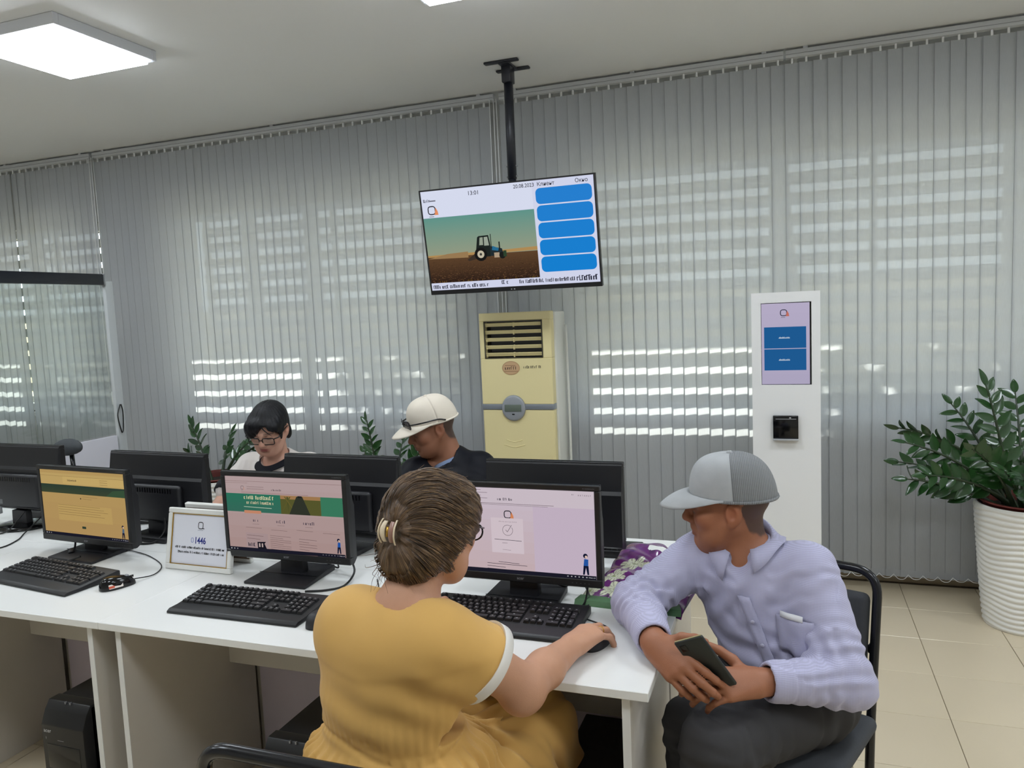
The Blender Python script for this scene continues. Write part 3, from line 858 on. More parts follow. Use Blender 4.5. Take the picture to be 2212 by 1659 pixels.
# ================================================================ mice
def mouse(x, y, rz, lab, m, sticker=False, mark=True, cord=None):
    r = empty('computer_mouse', (x, y, DZ), rz, lab, 'mouse', 'black computer mice')
    nu, nv = 28, 12; V = []; F = []
    L_, W_, H_ = .112, .062, .037
    for j in range(nv + 1):
        t = j / nv
        for i in range(nu):
            a = 2 * math.pi * i / nu
            c_, s_ = math.cos(a), math.sin(a)
            e = .78
            px = W_ / 2 * math.copysign(abs(c_) ** e, c_); py = L_ / 2 * math.copysign(abs(s_) ** e, s_)
            k = math.cos(t * math.pi / 2) ** .42 if t < 1 else 0.0
            z = H_ * math.sin(t * math.pi / 2) ** .95 * (1 - .22 * (py * k / (L_ / 2)) - .16 * (py * k / (L_ / 2)) ** 2)
            V.append((px * k * (1 - .06 * (py > 0)), py * k, max(z, .0)))
    for j in range(nv):
        for i in range(nu):
            i2 = (i + 1) % nu; F.append((j * nu + i, j * nu + i2, (j + 1) * nu + i2, (j + 1) * nu + i))
    F.append(tuple(range(nu))[::-1])
    body = mesh('shell', V, F, m, r, True)
    wz = H_ * .86
    tube('scroll_wheel', [(-.004, .030, wz - .006), (.004, .030, wz - .006)], .0085, M_GREYM, r, 12, sm=0)
    box('button_seam', (-.0006, .012, wz - .012), (.0006, .052, wz - .0045), M_BLACKG, r)
    if sticker:
        p = Print(); p.rr(-.022, -.007, .022, .007, .002, rgb(225, 214, 206)); p.rect(-.022, -.005, -.004, .002, rgb(200, 80, 50))
        o = p.build('sticker', PRINT_INK, r, (.0295, -.014, .014), (-.35, 0, math.pi / 2))
    if mark:
        p = Print(); p.rect(-.009, -.0008, .009, .0008, rgb(214, 214, 216)); p.rect(.004, -.002, .009, .002, rgb(214, 214, 216))
        p.build('printed_mark', PRINT_INK, r, (0, -.022, H_ * 1.03), (-math.pi / 2, 0, 0))
    if cord: tube('cord', cord, .0018, M_CABLE, r, 6, sm=6)
    return r
mouse(-2.088, 1.855, -.42, 'glossy black mouse with a white sticker', M_BLACKG, True, False,
      [(0, .05, .012), (-.012, .12, .004), (-.093, .179, .003), (-.238, .196, .003), (-.356, .182, .004), (-.412, .157, .005)])
mouse(-1.238, 1.765, -.20, 'matt black mouse beside the elbow of the woman in yellow', M_BLACKM, False, True,
      [(0, .05, .012), (-.01, .10, .004), (-.04, .17, .003), (-.03, .26, .003), (-.09, .33, .004)])
mouse(-0.468, 1.822, -.28, 'black mouse under the right hand of the woman in yellow', M_BLACKM, False, False,
      [(0, .05, .012), (-.005, .075, .004), (-.03, .10, .003), (-.10, .115, .003), (-.17, .13, .004)])
mouse(-2.43, 2.60, 2.6, 'black mouse behind the monitor glowing yellow', M_BLACKG, False, False)

# ================================================================ loose cables behind the near monitors
def cable(lab, pts, r=.0028):
    o = tube('cable', pts, r, M_CABLE, None, 7, sm=7); tag(o, lab, 'cable', 'black cables on the desks'); return o
cable('black cable looping over the monitor foot behind the tick-mark page', [(-.70, 2.13, .80), (-.64, 2.135, .772), (-.60, 2.14, .80), (-.575, 2.12, .79), (-.545, 2.06, .754), (-.60, 2.02, .7535), (-.655, 1.99, .7535)])
cable('black cable hanging beside the purple gift bag', [(-.555, 2.10, .84), (-.556, 2.09, .80), (-.56, 2.05, .756), (-.585, 1.99, .7535), (-.61, 1.985, .7535)])
cable('thick black cable looping at the foot of the green-banner monitor', [(-1.47, 2.13, .82), (-1.44, 2.14, .79), (-1.385, 2.14, .80), (-1.34, 2.10, .775), (-1.335, 2.03, .754), (-1.37, 1.98, .754), (-1.43, 1.955, .754)], .0034)
cable('thin black cable behind the green-banner monitor', [(-1.52, 2.14, .82), (-1.49, 2.15, .785), (-1.45, 2.17, .756), (-1.44, 2.16, .775), (-1.42, 2.14, .80)])
o = cable('black cable with a plug lump under the yellow-glowing monitor', [(-2.60, 2.14, .80), (-2.56, 2.10, .775), (-2.545, 2.06, .757), (-2.50, 2.02, .756), (-2.44, 2.02, .774)], .0036)
box('ferrite_core', (-.013, -.009, -.009), (.013, .009, .009), M_BLACKP, o, .003, loc=(-2.553, 2.08, .766), rot=(.2, .4, -.9))
cable('black cable curving off the desk beside the oval monitor foot', [(-3.05, 2.36, .80), (-3.03, 2.26, .757), (-2.97, 2.18, .7535), (-2.94, 2.08, .7535), (-3.02, 2.00, .7535), (-3.20, 1.97, .7535)])
cable('black cable hanging from the back of the monitor behind the 1446 sign', [(-2.335, 2.327, .84), (-2.33, 2.31, .79), (-2.345, 2.275, .757), (-2.39, 2.25, .7545), (-2.45, 2.26, .7545)], .004)
cable('white-ended thin cable standing by the oval monitor foot', [(-3.09, 2.315, .832), (-3.105, 2.29, .80), (-3.13, 2.25, .757), (-3.2, 2.2, .7535)])

# desk phone behind the yellow-glowing monitor
r = empty('desk_phone', (-2.60, 2.585, DZ), .3, 'black desk phone with its handset, seen under the turned-away monitor', 'phone')
prism('phone_body', [(-.09, 0), (.09, 0), (.09, .03), (-.09, .055)], .16, M_BLACKP, r, loc=(0, -.08, 0), bevel=.006)
tube('handset', [(-.085, -.075, .058), (-.07, -.06, .076), (-.06, 0, .08), (-.07, .06, .076), (-.085, .075, .058)], [.022, .018, .012, .018, .022], M_BLACKP, r, 12)
tube('coiled_cord', [(-.085 + .006 * math.cos(a), -.09 - a * .003, .012 + .006 * math.sin(a)) for a in np.linspace(0, 40, 160)], .0018, M_CABLE, r, 5, sm=0)

# ================================================================ framed signs
M_FRW = mat('white_picture_frame', rgb(232, 231, 226), .35)
M_GOLD = mat('gold_fillet', rgb(190, 148, 60), .3, metal=.7)
M_MDF = mat('brown_backing_board', rgb(112, 92, 78), .8, var=.1, vscale=40)
def frame(x, y, rz, lab, front=True, w=.285, h=.212, lean=.20):
    r = empty('picture_frame', (x, y, DZ), rz, lab, 'picture frame', 'white framed signs on the desk')
    g = empty('frame_tilt', (0, 0, 0.0)); g.parent = r; g.rotation_euler = (-lean, 0, 0)
    g.name = 'framed_panel'
    t = .018
    boxes('moulding', [((-w / 2, -.009, 0), (w / 2, .009, t)), ((-w / 2, -.009, h - t), (w / 2, .009, h)), ((-w / 2, -.009, t), (-w / 2 + t, .009, h - t)), ((w / 2 - t, -.009, t), (w / 2, .009, h - t))], M_FRW, g, .003)
    i = t
    boxes('gold_fillet', [((-w / 2 + i, -.006, i), (w / 2 - i, -.003, i + .0028)), ((-w / 2 + i, -.006, h - i - .0028), (w / 2 - i, -.003, h - i)), ((-w / 2 + i, -.006, i), (-w / 2 + i + .0028, -.003, h - i)), ((w / 2 - i - .0028, -.006, i), (w / 2 - i, -.003, h - i))], M_GOLD, g)
    box('backing_board', (-w / 2 + .006, .0045, .006), (w / 2 - .006, .0085, h - .006), M_MDF, g)
    box('easel_leg', (-.03, .010, .0), (.03, .0135, h * .72), M_MDF, r, rot=(.22, 0, 0), loc=(0, .028 + math.sin(lean) * h * .55 + .02, .001))
    box('paper', (-w / 2 + i, -.002, i), (w / 2 - i, .0045, h - i), mat('lilac_white_paper', rgb(228, 228, 236), .6), g)
    if front:
        p = Print()
        pts = rrect(.020, .022, .006, 5, 0, .155); p.line(pts + [pts[0]], .0030, rgb(36, 36, 44)); p.rect(.006, .1435, .016, .1465, rgb(36, 36, 44)); p.rect(-.012, .138, .012, .1395, rgb(150, 150, 160))
        pts = rrect(.010, .015, .004, 4, -.033, .1035); p.line(pts + [pts[0]], .0016, rgb(96, 112, 190))
        p.text('1446', -.024, .093, .0315, rgb(26, 40, 130), .022, 'LEFT', 0, .80)
        p.strokes(-.108, .108, .074, .0075, rgb(20, 20, 26), 41, .38); p.strokes(-.095, .105, .058, .0075, rgb(20, 20, 26), 42, .38)
        p.build('printed_sheet', PRINT_INK, g, (0, -.0021, 0))
    return r
frame(-1.928, 2.046, -.02, 'white framed sign reading 1446 with a gold inner edge')
frame(-1.925, 2.168, math.pi - .02, 'white framed sign turned away, back to back with the 1446 sign', False, lean=.10, w=.26)
# ================================================================ purple gift bag lying on the desk corner
def gift_bag():
    r = empty('gift_bag', (-.437, 2.06, DZ), -.06, 'purple gift bag with pale flowers and a cut-out handle, lying on the desk', 'gift bag')
    NU, NV = 110, 150
    flowers = [(.10, .06, .052), (.24, .055, .05), (.055, .15, .045), (.17, .145, .055), (.27, .17, .05), (.09, .25, .05), (.21, .265, .052), (.02, .05, .035), (.285, .28, .04)]
    wid = .305
    path = catmull([(0, .030), (.06, .040), (.14, .045), (.215, .042), (.26, .046), (.305, .066), (.36, .080), (.42, .074)], 12)
    path = np.array(path); seg = np.r_[0, np.cumsum(np.linalg.norm(np.diff(path, axis=0), axis=1))]
    Lp = seg[-1]
    V = []; C = []; keep = []
    for j in range(NV + 1):
        v = j / NV * Lp
        y = np.interp(v, seg, path[:, 0]); z = np.interp(v, seg, path[:, 1])
        for i in range(NU + 1):
            u = i / NU; s = (u - .5)
            crease = .006 * math.exp(-((u - .30 - .4 * (v / Lp)) / .02) ** 2) - .010 * math.exp(-((u - .62 + .25 * v) / .05) ** 2) * (v > .18)
            puff = .016 * (1 - (2 * s) ** 4) * math.sin(math.pi * min(1, v / Lp * 1.05))
            wig = .003 * math.sin(18 * u + 9 * v * 10) + .004 * math.sin(31 * v + 5 * u)
            nar = 1 - .10 * (v / Lp)
            V.append((s * wid * nar + .03 * v / Lp, y + .012 * math.sin(5 * u), z + crease + puff + wig - .012 * (abs(2 * s) ** 6) - .02))
            uu = u * .31; c = np.array(rgb(104, 44, 110)[:3])
            n = math.sin(uu * 90) * math.sin(v * 70)
            if n > .55: c = np.array(rgb(84, 36, 92)[:3])
            for fx, fy, fr in flowers:
                dx, dy = uu - fx, v - fy; rr_ = math.hypot(dx, dy); th = math.atan2(dy, dx)
                pet = fr * (.62 + .38 * abs(math.cos(th * 3.5 + fx * 20)))
                if rr_ < pet:
                    t = rr_ / pet
                    st = abs(math.sin(th * 10.5 + t * 3))
                    c = np.array(rgb(214, 216, 190)[:3]) if st > .38 else np.array(rgb(126, 118, 110)[:3])
                    if t < .22: c = np.array(rgb(150, 160, 112)[:3])
            hx, hy = (u - .52) / .19, (v - Lp + .062) / .026
            inside = (abs(hx) ** 2.6 + abs(hy + .25 * hx * hx) ** 2.6) < 1
            keep.append(not inside); C.append(tuple(c) + (1,))
    F = []
    for j in range(NV):
        for i in range(NU):
            a = j * (NU + 1) + i; q = (a, a + 1, a + NU + 2, a + NU + 1)
            if all(keep[k] for k in q): F.append(q)
    me = pymesh('bag_front', V, F, True)
    at = me.color_attributes.new('Col', 'FLOAT_COLOR', 'POINT'); at.data.foreach_set('color', [x for c in C for x in c])
    m = mat('bag_film', (1, 1, 1, 1), .18, attr='Col', coat=.3)
    o = link('bag_front', me, m, r)
    sm = o.modifiers.new('thickness', 'SOLIDIFY'); sm.thickness = .0012
    # back sheet and green gusset
    V2 = []; F2 = []
    for j in range(13):
        v = j / 12 * Lp; y = np.interp(v, seg, path[:, 0]); z = np.interp(v, seg, path[:, 1])
        for i in range(13):
            s = i / 12 - .5
            V2.append((s * wid * (1 - .1 * v / Lp) + .03 * v / Lp, y, max(.001, z - .045 + .0) if v < .26 else max(.002, z - .046)))
    for j in range(9):
        for i in range(12):
            a = j * 13 + i; F2.append((a, a + 1, a + 14, a + 13))
    bk = mesh('bag_back', V2, F2, mat('bag_lining', rgb(92, 40, 100), .3), r, True)
    bk.modifiers.new('thickness', 'SOLIDIFY').thickness = .001
    g = [(-wid / 2, -.014, .0), (wid / 2, -.014, 0), (wid / 2, -.006, .017), (-wid / 2, -.006, .014), (-wid / 2 + .01, .03, .0), (wid / 2 - .01, .03, 0), (wid / 2 - .01, .02, .022), (-wid / 2 + .01, .02, .020)]
    mesh('gusset', g, [(0, 1, 2, 3), (5, 4, 7, 6), (4, 0, 3, 7), (1, 5, 6, 2), (3, 2, 6, 7), (4, 5, 1, 0)], mat('bag_green_edge', rgb(84, 122, 84), .3), r)
gift_bag()

# ================================================================ computer towers under the desks
def tower(x0, y0, lab, h=.43, w=.175, d=.40):
    r = empty('computer_tower', (x0 + w / 2, y0 + d / 2, 0), 0, lab, 'computer tower', 'black computer towers under the desks')
    box('case', (-w / 2, -d / 2 + .035, .012), (w / 2, d / 2, h), M_BLACKM, r, .003, 1)
    # sloping, bulged front
    pr = [(-d / 2 + .035, .012), (-d / 2 + .006, .012), (-d / 2, .03), (-d / 2, h - .06), (-d / 2 + .018, h - .018), (-d / 2 + .035, h + .006), (-d / 2 + .07, h + .006), (-d / 2 + .08, h)]
    V = []; n = len(pr)
    for xx in (-w / 2, w / 2): V += [(xx, p[0], p[1]) for p in pr]
    F = [(i, (i + 1) % n, n + (i + 1) % n, n + i) for i in range(n)] + [tuple(range(n))[::-1], tuple(range(n, 2 * n))]
    bm = bmesh.new(); me = pymesh('front', V, F); bm.from_mesh(me); bpy.data.meshes.remove(me)
    bmesh.ops.recalc_face_normals(bm, faces=bm.faces); bmesh.ops.bevel(bm, geom=list(bm.edges), offset=.003, segments=2, affect='EDGES', profile=.5)
    fr = bm_obj('front', bm, M_BLACKP, r, .6)
    for xx in (-.012, .008): box('port', (xx, -d / 2 + .028, h + .001), (xx + .004, -d / 2 + .034, h + .0075), M_GREYM, fr)
    box('drive_door', (-w / 2 + .02, -d / 2 - .0015, h - .20), (w / 2 - .02, -d / 2 + .001, h - .12), M_BLACKG, fr, .002)
    for k, z in enumerate((.20, .165)):
        prism('vent_slat', [(-w / 2 + .018, 0), (w / 2 - .018, .0), (w / 2 - .018, .018), (-w / 2 + .018, .024)], .006, mat('dark_chrome', rgb(120, 122, 126), .25, metal=.8), r, loc=(0, -d / 2 - .005, h - .28 + k * -.035 + .03), bevel=.002)
    p = Print(); p.text('acer', -w / 2 + .012, h - .082, .018, rgb(200, 202, 206), .006); p.rect(-w / 2 + .018, h - .105, -w / 2 + .021, h - .097, rgb(120, 122, 126))
    p.rect(-.02, h - .104, .006, h - .1025, rgb(150, 150, 155)); p.rr(-w / 2 + .014, h - .245, -w / 2 + .028, h - .222, .002, rgb(92, 140, 176))
    p.build('front_print', PRINT_INK, fr, (0, -d / 2 - .0022, 0))
    boxes('feet', [((sx * .06 - .012, sy * .14 - .012, 0), (sx * .06 + .012, sy * .14 + .012, .014)) for sx in (-1, 1) for sy in (-1, 1)], M_CABLE, r)
tower(-2.225, 1.645, 'black computer tower under the desk with the 1446 sign')
tower(-1.392, 1.650, 'black computer tower under the desk, behind the yellow dress')
tower(-0.565, 1.650, 'black computer tower under the desk corner by the seated man')

# ================================================================ television on its ceiling pole
def television():
    W_, H_ = .968, .563
    x, yt, zt = -1.385, 3.80, 2.256
    tilt = math.asin(.092 / H_)
    r = empty('television', (x, yt + .092, zt - H_ * math.cos(tilt)), 0, 'wide television showing a tractor in a field and blue buttons', 'television', rot=(tilt, 0, 0))
    # the empty's local z runs up the screen; tilting by +x leans the top towards the room
    bm = bmesh.new()
    for lo, hi in (((-W_ / 2, -.010, 0), (W_ / 2, .02, .024)), ((-W_ / 2, -.010, H_ - .008), (W_ / 2, .02, H_)), ((-W_ / 2, -.010, .02), (-W_ / 2 + .009, .02, H_ - .006)), ((W_ / 2 - .009, -.010, .02), (W_ / 2, .02, H_ - .006))):
        bm_box(bm, lo, hi, .002, 1)
    bez = bm_obj('bezel', bm, M_BLACKP, r, .6)
    box('back_cover', (-W_ / 2 + .004, .018, .004), (W_ / 2 - .004, .032, H_ - .004), M_BLACKM, r, .006)
    box('electronics_hump', (-W_ * .33, .03, .03), (W_ * .33, .062, H_ * .55), M_BLACKM, r, .012)
    scr = box('screen', (-W_ / 2 + .008, -.006, .022), (W_ / 2 - .008, .0, H_ - .007), mat('screen_glass', rgb(16, 16, 20), .25), r)
    boxes('standby_marks', [((-.012, -.0108, .008), (-.006, -.0098, .012)), ((.004, -.0108, .008), (.012, -.0098, .012))], mat('legend_white', rgb(205, 205, 208), .6), bez)
    p = Print()
    x0, x1, y0, y1 = -W_ / 2 + .009, W_ / 2 - .009, .024, H_ - .008
    w, h = x1 - x0, y1 - y0
    X = lambda t: x0 + t * w
    Y = lambda t: y0 + t * h
    ink = rgb(34, 34, 44)
    p.rect(x0, y0, x1, y1, rgb(206, 210, 232)); p.rect(X(.0), Y(.74), X(.66), Y(1), rgb(212, 217, 236))
    # tractor picture
    px0, px1, py0, py1 = X(.0), X(.662), Y(.075), Y(.735)
    hz = py0 + (py1 - py0) * .40
    grad(p, px0, hz, px1, py1, rgb(146, 152, 128), rgb(94, 146, 136), 24)
    p.poly([(px0, hz - .004), (px1, hz + .004), (px1, hz + .022), (px0 + w * .45, hz + .016), (px0, hz + .010)], rgb(172, 136, 84))
    grad(p, px0, py0, px1, hz, rgb(44, 30, 24), rgb(92, 66, 44), 16)
    rd = random.Random(3); p.lay += 1
    for k in range(900):
        t = rd.random(); yy = py0 + (hz - py0) * t; xx = rd.uniform(px0 + .004, px1 - .012); s = .0012 + .004 * (1 - t)
        c_ = rd.choice((rgb(112, 78, 52), rgb(36, 26, 22), rgb(74, 50, 38), rgb(96, 70, 48)))
        p.poly([(xx, yy), (xx + s * 2, yy + s * .1), (xx + s * 1.6, yy + s * .5), (xx + s * .2, yy + s * .4)], c_, False)
    for k in range(60):
        xx = rd.uniform(px0 + .004, px1 - .01); p.rect(xx, py0, xx + .002, py0 + rd.uniform(.004, .012), rd.choice((rgb(120, 90, 30), rgb(20, 16, 12))), False)
    p.poly([(px0, hz - .008), (px0 + w * .25, hz - .012), (px0 + w * .25, hz + .02), (px0 + w * .12, hz + .014)], rgb(150, 120, 82))
    tx, ty = px0 + w * .285, hz - .022; dk = rgb(30, 36, 34); s = .1
    p.poly([(tx - .4 * s, ty - .02 * s), (tx + .1 * s, ty + .30 * s), (tx + .2 * s, ty), (tx - .3 * s, ty - .10 * s)], rgb(58, 48, 40))
    p.poly([(tx + .15 * s, ty + .45 * s), (tx + .28 * s, ty + 1.12 * s), (tx + .36 * s, ty + 1.18 * s), (tx + .92 * s, ty + 1.20 * s), (tx + 1.02 * s, ty + .5 * s), (tx + .95 * s, ty + .08 * s), (tx + .2 * s, ty + .08 * s)], dk)
    p.poly([(tx + .36 * s, ty + .70 * s), (tx + .42 * s, ty + 1.10 * s), (tx + .60 * s, ty + 1.11 * s), (tx + .58 * s, ty + .70 * s)], rgb(146, 156, 140))
    p.poly([(tx + .64 * s, ty + .66 * s), (tx + .66 * s, ty + 1.11 * s), (tx + .86 * s, ty + 1.12 * s), (tx + .92 * s, ty + .66 * s)], rgb(150, 160, 146))
    p.poly([(tx + .95 * s, ty + .10 * s), (tx + .95 * s, ty + .62 * s), (tx + 1.62 * s, ty + .46 * s), (tx + 1.72 * s, ty + .08 * s)], rgb(34, 44, 48))
    p.poly([(tx + 1.05 * s, ty + .40 * s), (tx + 1.1 * s, ty + .62 * s), (tx + 1.45 * s, ty + .48 * s), (tx + 1.4 * s, ty + .34 * s)], rgb(40, 104, 140))
    p.rect(tx + 1.02 * s, ty + .55 * s, tx + 1.06 * s, ty + 1.25 * s, dk); p.rect(tx + 1.46 * s, ty + .4 * s, tx + 1.53 * s, ty + .82 * s, dk)
    p.disc(tx + .40 * s, ty + .22 * s, .36 * s, rgb(24, 24, 24)); p.disc(tx + .40 * s, ty + .22 * s, .20 * s, rgb(190, 182, 160)); p.disc(tx + .40 * s, ty + .22 * s, .07 * s, rgb(60, 60, 56))
    p.rect(tx + 1.16 * s, ty - .0, tx + 1.46 * s, ty + .26 * s, rgb(170, 150, 126)); p.disc(tx + 1.62 * s, ty + .10 * s, .18 * s, rgb(28, 30, 28)); p.rect(tx + 1.68 * s, ty + .02 * s, tx + 1.86 * s, ty + .34 * s, rgb(46, 66, 46))
    # header and queue buttons
    p.text('13:01', X(.285), Y(.925), .030, ink, .004); p.text('20.08.2023', X(.555), Y(.945), .027, ink, .004, 'LEFT', 0, .95)
    p.text('Клиент', X(.69), Y(.945), .027, ink, .004); p.text('Окно', X(.90), Y(.945), .027, ink, .004)
    p.strokes(X(.012), X(.05), Y(.893), .016, rgb(60, 60, 72), 31, .5); p.rect(X(.05), Y(.896), X(.088), Y(.908), rgb(110, 110, 124))
    emblem(p, X(.058), Y(.81), .052)
    for k in range(5):
        yy = Y(.775 - k * .163); p.rr(X(.678), yy, X(.988), yy + h * .150, .024, rgb(38 - 4 * k, 126, 206))
    p.strokes(X(.012), X(.36), Y(.016), .020, rgb(50, 50, 62), 33, .42); p.strokes(X(.435), X(.475), Y(.030), .020, rgb(50, 50, 62), 34, .5)
    p.strokes(X(.54), X(.86), Y(.026), .020, rgb(50, 50, 62), 35, .42); p.strokes(X(.87), X(.98), Y(.022), .028, rgb(40, 40, 56), 36, .4)
    p.build('screen_picture', emit_mat('tv_light', 0.84), scr, (0, -.0066, 0))
television()
r = empty('ceiling_mount', (-1.40, 3.985, CEIL), 0, 'black telescopic ceiling pole carrying the television', 'tv mount')
M_POLE = mat('black_powder_coat', rgb(34, 36, 44), .38, bump=.05, bscale=500)
for yy, dx in ((-.07, -.01), (.085, .0)):
    box('ceiling_plate', (-.095 + dx, yy - .018, -.012), (.095 + dx, yy + .018, 0), M_POLE, r, .008, 2)
box('plate_bridge', (-.03, -.07, -.016), (.03, .085, -.004), M_POLE, r, .003)
box('swivel_block', (-.026, -.036, -.10), (.026, .036, -.012), M_POLE, r, .006)
tube('outer_pole', [(0, 0, -.08), (0, 0, -.60)], .0245, M_POLE, r, 20, sm=0)
tube('inner_pole', [(0, 0, -.58), (0, 0, -1.02)], .0205, M_POLE, r, 20, sm=0)
for zz in (-.53, -.585):
    tube('clamp_bolt', [(-.030, 0, zz), (.034, 0, zz)], .005, M_GREYM, r, 8, sm=0)
box('wall_bracket', (-.12, -.055, -1.10), (.12, -.035, -.80), M_POLE, r, .003, rot=(0, 0, 0))
box('bracket_arm', (-.03, -.04, -.98), (.03, .02, -.90), M_POLE, r, .003)

# ================================================================ floor-standing air conditioner
def aircon():
    M_CREAM = mat('yellowed_plastic', rgb(236, 222, 168), .4, var=.02, vscale=3)
    M_WHITEP = mat('white_plastic_side', rgb(222, 222, 214), .4)
    M_SILV = mat('silver_trim', rgb(150, 156, 164), .3, metal=.4)
    x0, x1, y0, y1, H = -1.695, -1.262, 4.13, 4.385, 1.585
    cx = (x0 + x1) / 2; w = x1 - x0
    r = empty('air_conditioner', (cx, y0, 0), 0, 'cream floor-standing air conditioner with louvered top', 'air conditioner')
    box('back_body', (-w / 2 + .004, .06, 0), (w / 2 + .012, y1 - y0, H - .004), M_WHITEP, r, .012, 2)
    gz0, gz1 = H - .262, H - .048; gx0, gx1 = -w / 2 + .030, w / 2 - .052
    def pane(name, lst, b=.004):
        return boxes(name, lst, M_CREAM, r, b)
    up = pane('upper_front', [((-w / 2, 0, 1.056), (w / 2, .062, gz0)), ((-w / 2, 0, gz1), (w / 2, .062, H)), ((-w / 2, 0, gz0 - .003), (gx0, .062, gz1 + .003)), ((gx1, 0, gz0 - .003), (w / 2, .062, gz1 + .003))])
    pane('lower_front', [((-w / 2, 0, .02), (w / 2, .062, 1.028))], .008)
    box('outlet_recess', (gx0 - .002, .048, gz0 - .002), (gx1 + .002, .06, gz1 + .002), M_BLACKG, r)
    gw = gx1 - gx0
    for k in range(5):
        z = gz0 + .012 + k * (gz1 - gz0) / 5
        prism('louver_blade', [(gx0 + .003, 0), (gx1 - .003, 0), (gx1 - .003, .022), (gx0 + .003, .022)], .004, M_CREAM, r, loc=(0, .018, z), rot=(.55, 0, 0))
        box('vertical_vane', (gx0 + gw * .5 - .002, .010, z - .006), (gx0 + gw * .5 + .002, .03, z + .022), M_CREAM, r)
        box('vertical_vane', (gx0 + .006, .012, z - .002), (gx0 + .012, .03, z + .018), M_CREAM, r)
    boxes('outlet_rim', [((gx0, -.001, gz0), (gx1, .003, gz0 + .005)), ((gx0, -.001, gz1 - .005), (gx1, .003, gz1)), ((gx0, -.001, gz0), (gx0 + .005, .003, gz1)), ((gx1 - .005, -.001, gz0), (gx1, .003, gz1))], mat('outlet_dark', rgb(60, 56, 46), .4), r)
    box('trim_band', (-w / 2 - .001, -.002, 1.026), (w / 2 + .001, .06, 1.058), M_SILV, r, .002)
    V, F = lathe_vf([(.001, 0), (.068, 0), (.072, -.004), (.070, -.012), (.06, -.016), (.001, -.016)], 40)
    dial = mesh('display_dial', [(p[0], p[2], p[1]) for p in V], [q[::-1] for q in F], mat('grey_dial', rgb(150, 154, 160), .35), r, True, loc=(-.022, 0, 1.036))
    dial.scale = (1, 1, 1.05)
    box('lcd_window', (-.052, -.020, -.018), (.050, -.0145, .020), mat('lcd_green', rgb(104, 114, 104), .2), dial, .003)
    box('button', (-.008, -.019, -.036), (.008, -.015, -.030), M_BLACKG, dial, .002)
    p = Print()
    p.disc(-.030, 1.267, .054, rgb(182, 146, 106), 28, .040); p.disc(-.030, 1.267, .050, rgb(204, 168, 128), 28, .036)
    p.rect(-.066, 1.280, -.002, 1.283, rgb(140, 104, 72)); p.strokes(-.066, .006, 1.258, .018, rgb(70, 46, 34), 51, .6); p.rect(-.072, 1.246, .012, 1.249, rgb(140, 104, 72))
    p.strokes(.046, .160, 1.264, .015, rgb(60, 54, 44), 52, .62)
    p.build('brand_badge', PRINT_INK, up, (0, -.0015, 0))
    for k, (ww, zz) in enumerate(((.050, .845), (.064, .815))):
        tube('embossed_smile', [(-.028 - ww, -.0005, zz + .006), (-.028, -.0005, zz - .008), (-.028 + ww, -.0005, zz + .006)], .0022, M_CREAM, r, 6)
    box('plinth', (-w / 2 + .006, .006, 0), (w / 2 - .006, .06, .03), M_WHITEP, r)
    box('side_latch', (w / 2 - .003, .01, .86), (w / 2 + .002, .05, 1.0), M_CREAM, r, .002)
    tube('drain_pipe', [(w / 2 + .03, .2, 1.5), (w / 2 + .032, .21, .9), (w / 2 + .03, .2, .02)], .008, M_WHITEP, r, 8)
aircon()

# ================================================================ queue ticket kiosk
def kiosk():
    M_KW = mat('kiosk_white', rgb(238, 238, 238), .3, var=.01)
    x0, x1, y0, H = -.182, .136, 4.0, 1.627
    cx = (x0 + x1) / 2; w = x1 - x0
    r = empty('ticket_kiosk', (cx, y0, 0), 0, 'slim white ticket kiosk with a purple-blue touch screen', 'kiosk')
    sx0, sx1, sz0, sz1 = -.114, .119, 1.172, 1.576
    bm = bmesh.new()
    for lo, hi in (((-w / 2, 0, .03), (w / 2, .09, sz0)), ((-w / 2, 0, sz1), (w / 2, .09, H)), ((-w / 2, 0, sz0 - .001), (sx0, .09, sz1 + .001)), ((sx1, 0, sz0 - .001), (w / 2, .09, sz1 + .001))):
        bm_box(bm, lo, hi)
    bmesh.ops.remove_doubles(bm, verts=bm.verts, dist=.0015)
    body = bm_obj('cabinet', bm, M_KW, r)
    box('back_plate', (-w / 2 + .002, .05, sz0 - .02), (w / 2 - .002, .088, sz1 + .02), M_KW, r)
    box('foot_plate', (-w / 2 - .03, -.06, 0), (w / 2 + .03, .2, .03), M_KW, r, .004)
    scr = box('touch_screen', (sx0, .012, sz0), (sx1, .02, sz1), M_BLACKG, r)
    p = Print(); sw, sh = sx1 - sx0, sz1 - sz0; X0 = sx0
    grad(p, sx0 + .002, sz0 + .002, sx1 - .008, sz1 - .003, rgb(186, 178, 206), rgb(196, 186, 214), 8)
    emblem(p, -.008, 1.526, .036, rgb(40, 44, 66), rgb(206, 120, 104))
    for z0 in (1.352, 1.243):
        p.rect(sx0 + .014, z0, sx1 - .024, z0 + .105, rgb(34, 98, 158)); p.strokes(-.03, .018, z0 + .050, .006, rgb(214, 226, 238), 61, .5)
        p.rect(-.032, z0 + .048, .020, z0 + .051, rgb(200, 214, 230))
    p.build('screen_picture', SCR, scr, (0, .0118, 0))
    pr = box('ticket_printer', (-.062, -.020, .905), (.056, .004, 1.020), M_BLACKG, r, .003)
    box('ticket_lip', (-.062, -.032, .897), (.056, .0, .906), mat('lip_silver', rgb(190, 192, 196), .3, metal=.4), pr, .002)
    box('paper_slot', (-.050, -.0212, 1.002), (.046, -.0195, 1.006), M_GREYM, pr)
    box('status_light', (.014, -.0214, 1.008), (.022, -.0195, 1.013), mat('legend_white', rgb(205, 205, 208), .6), pr)
kiosk()

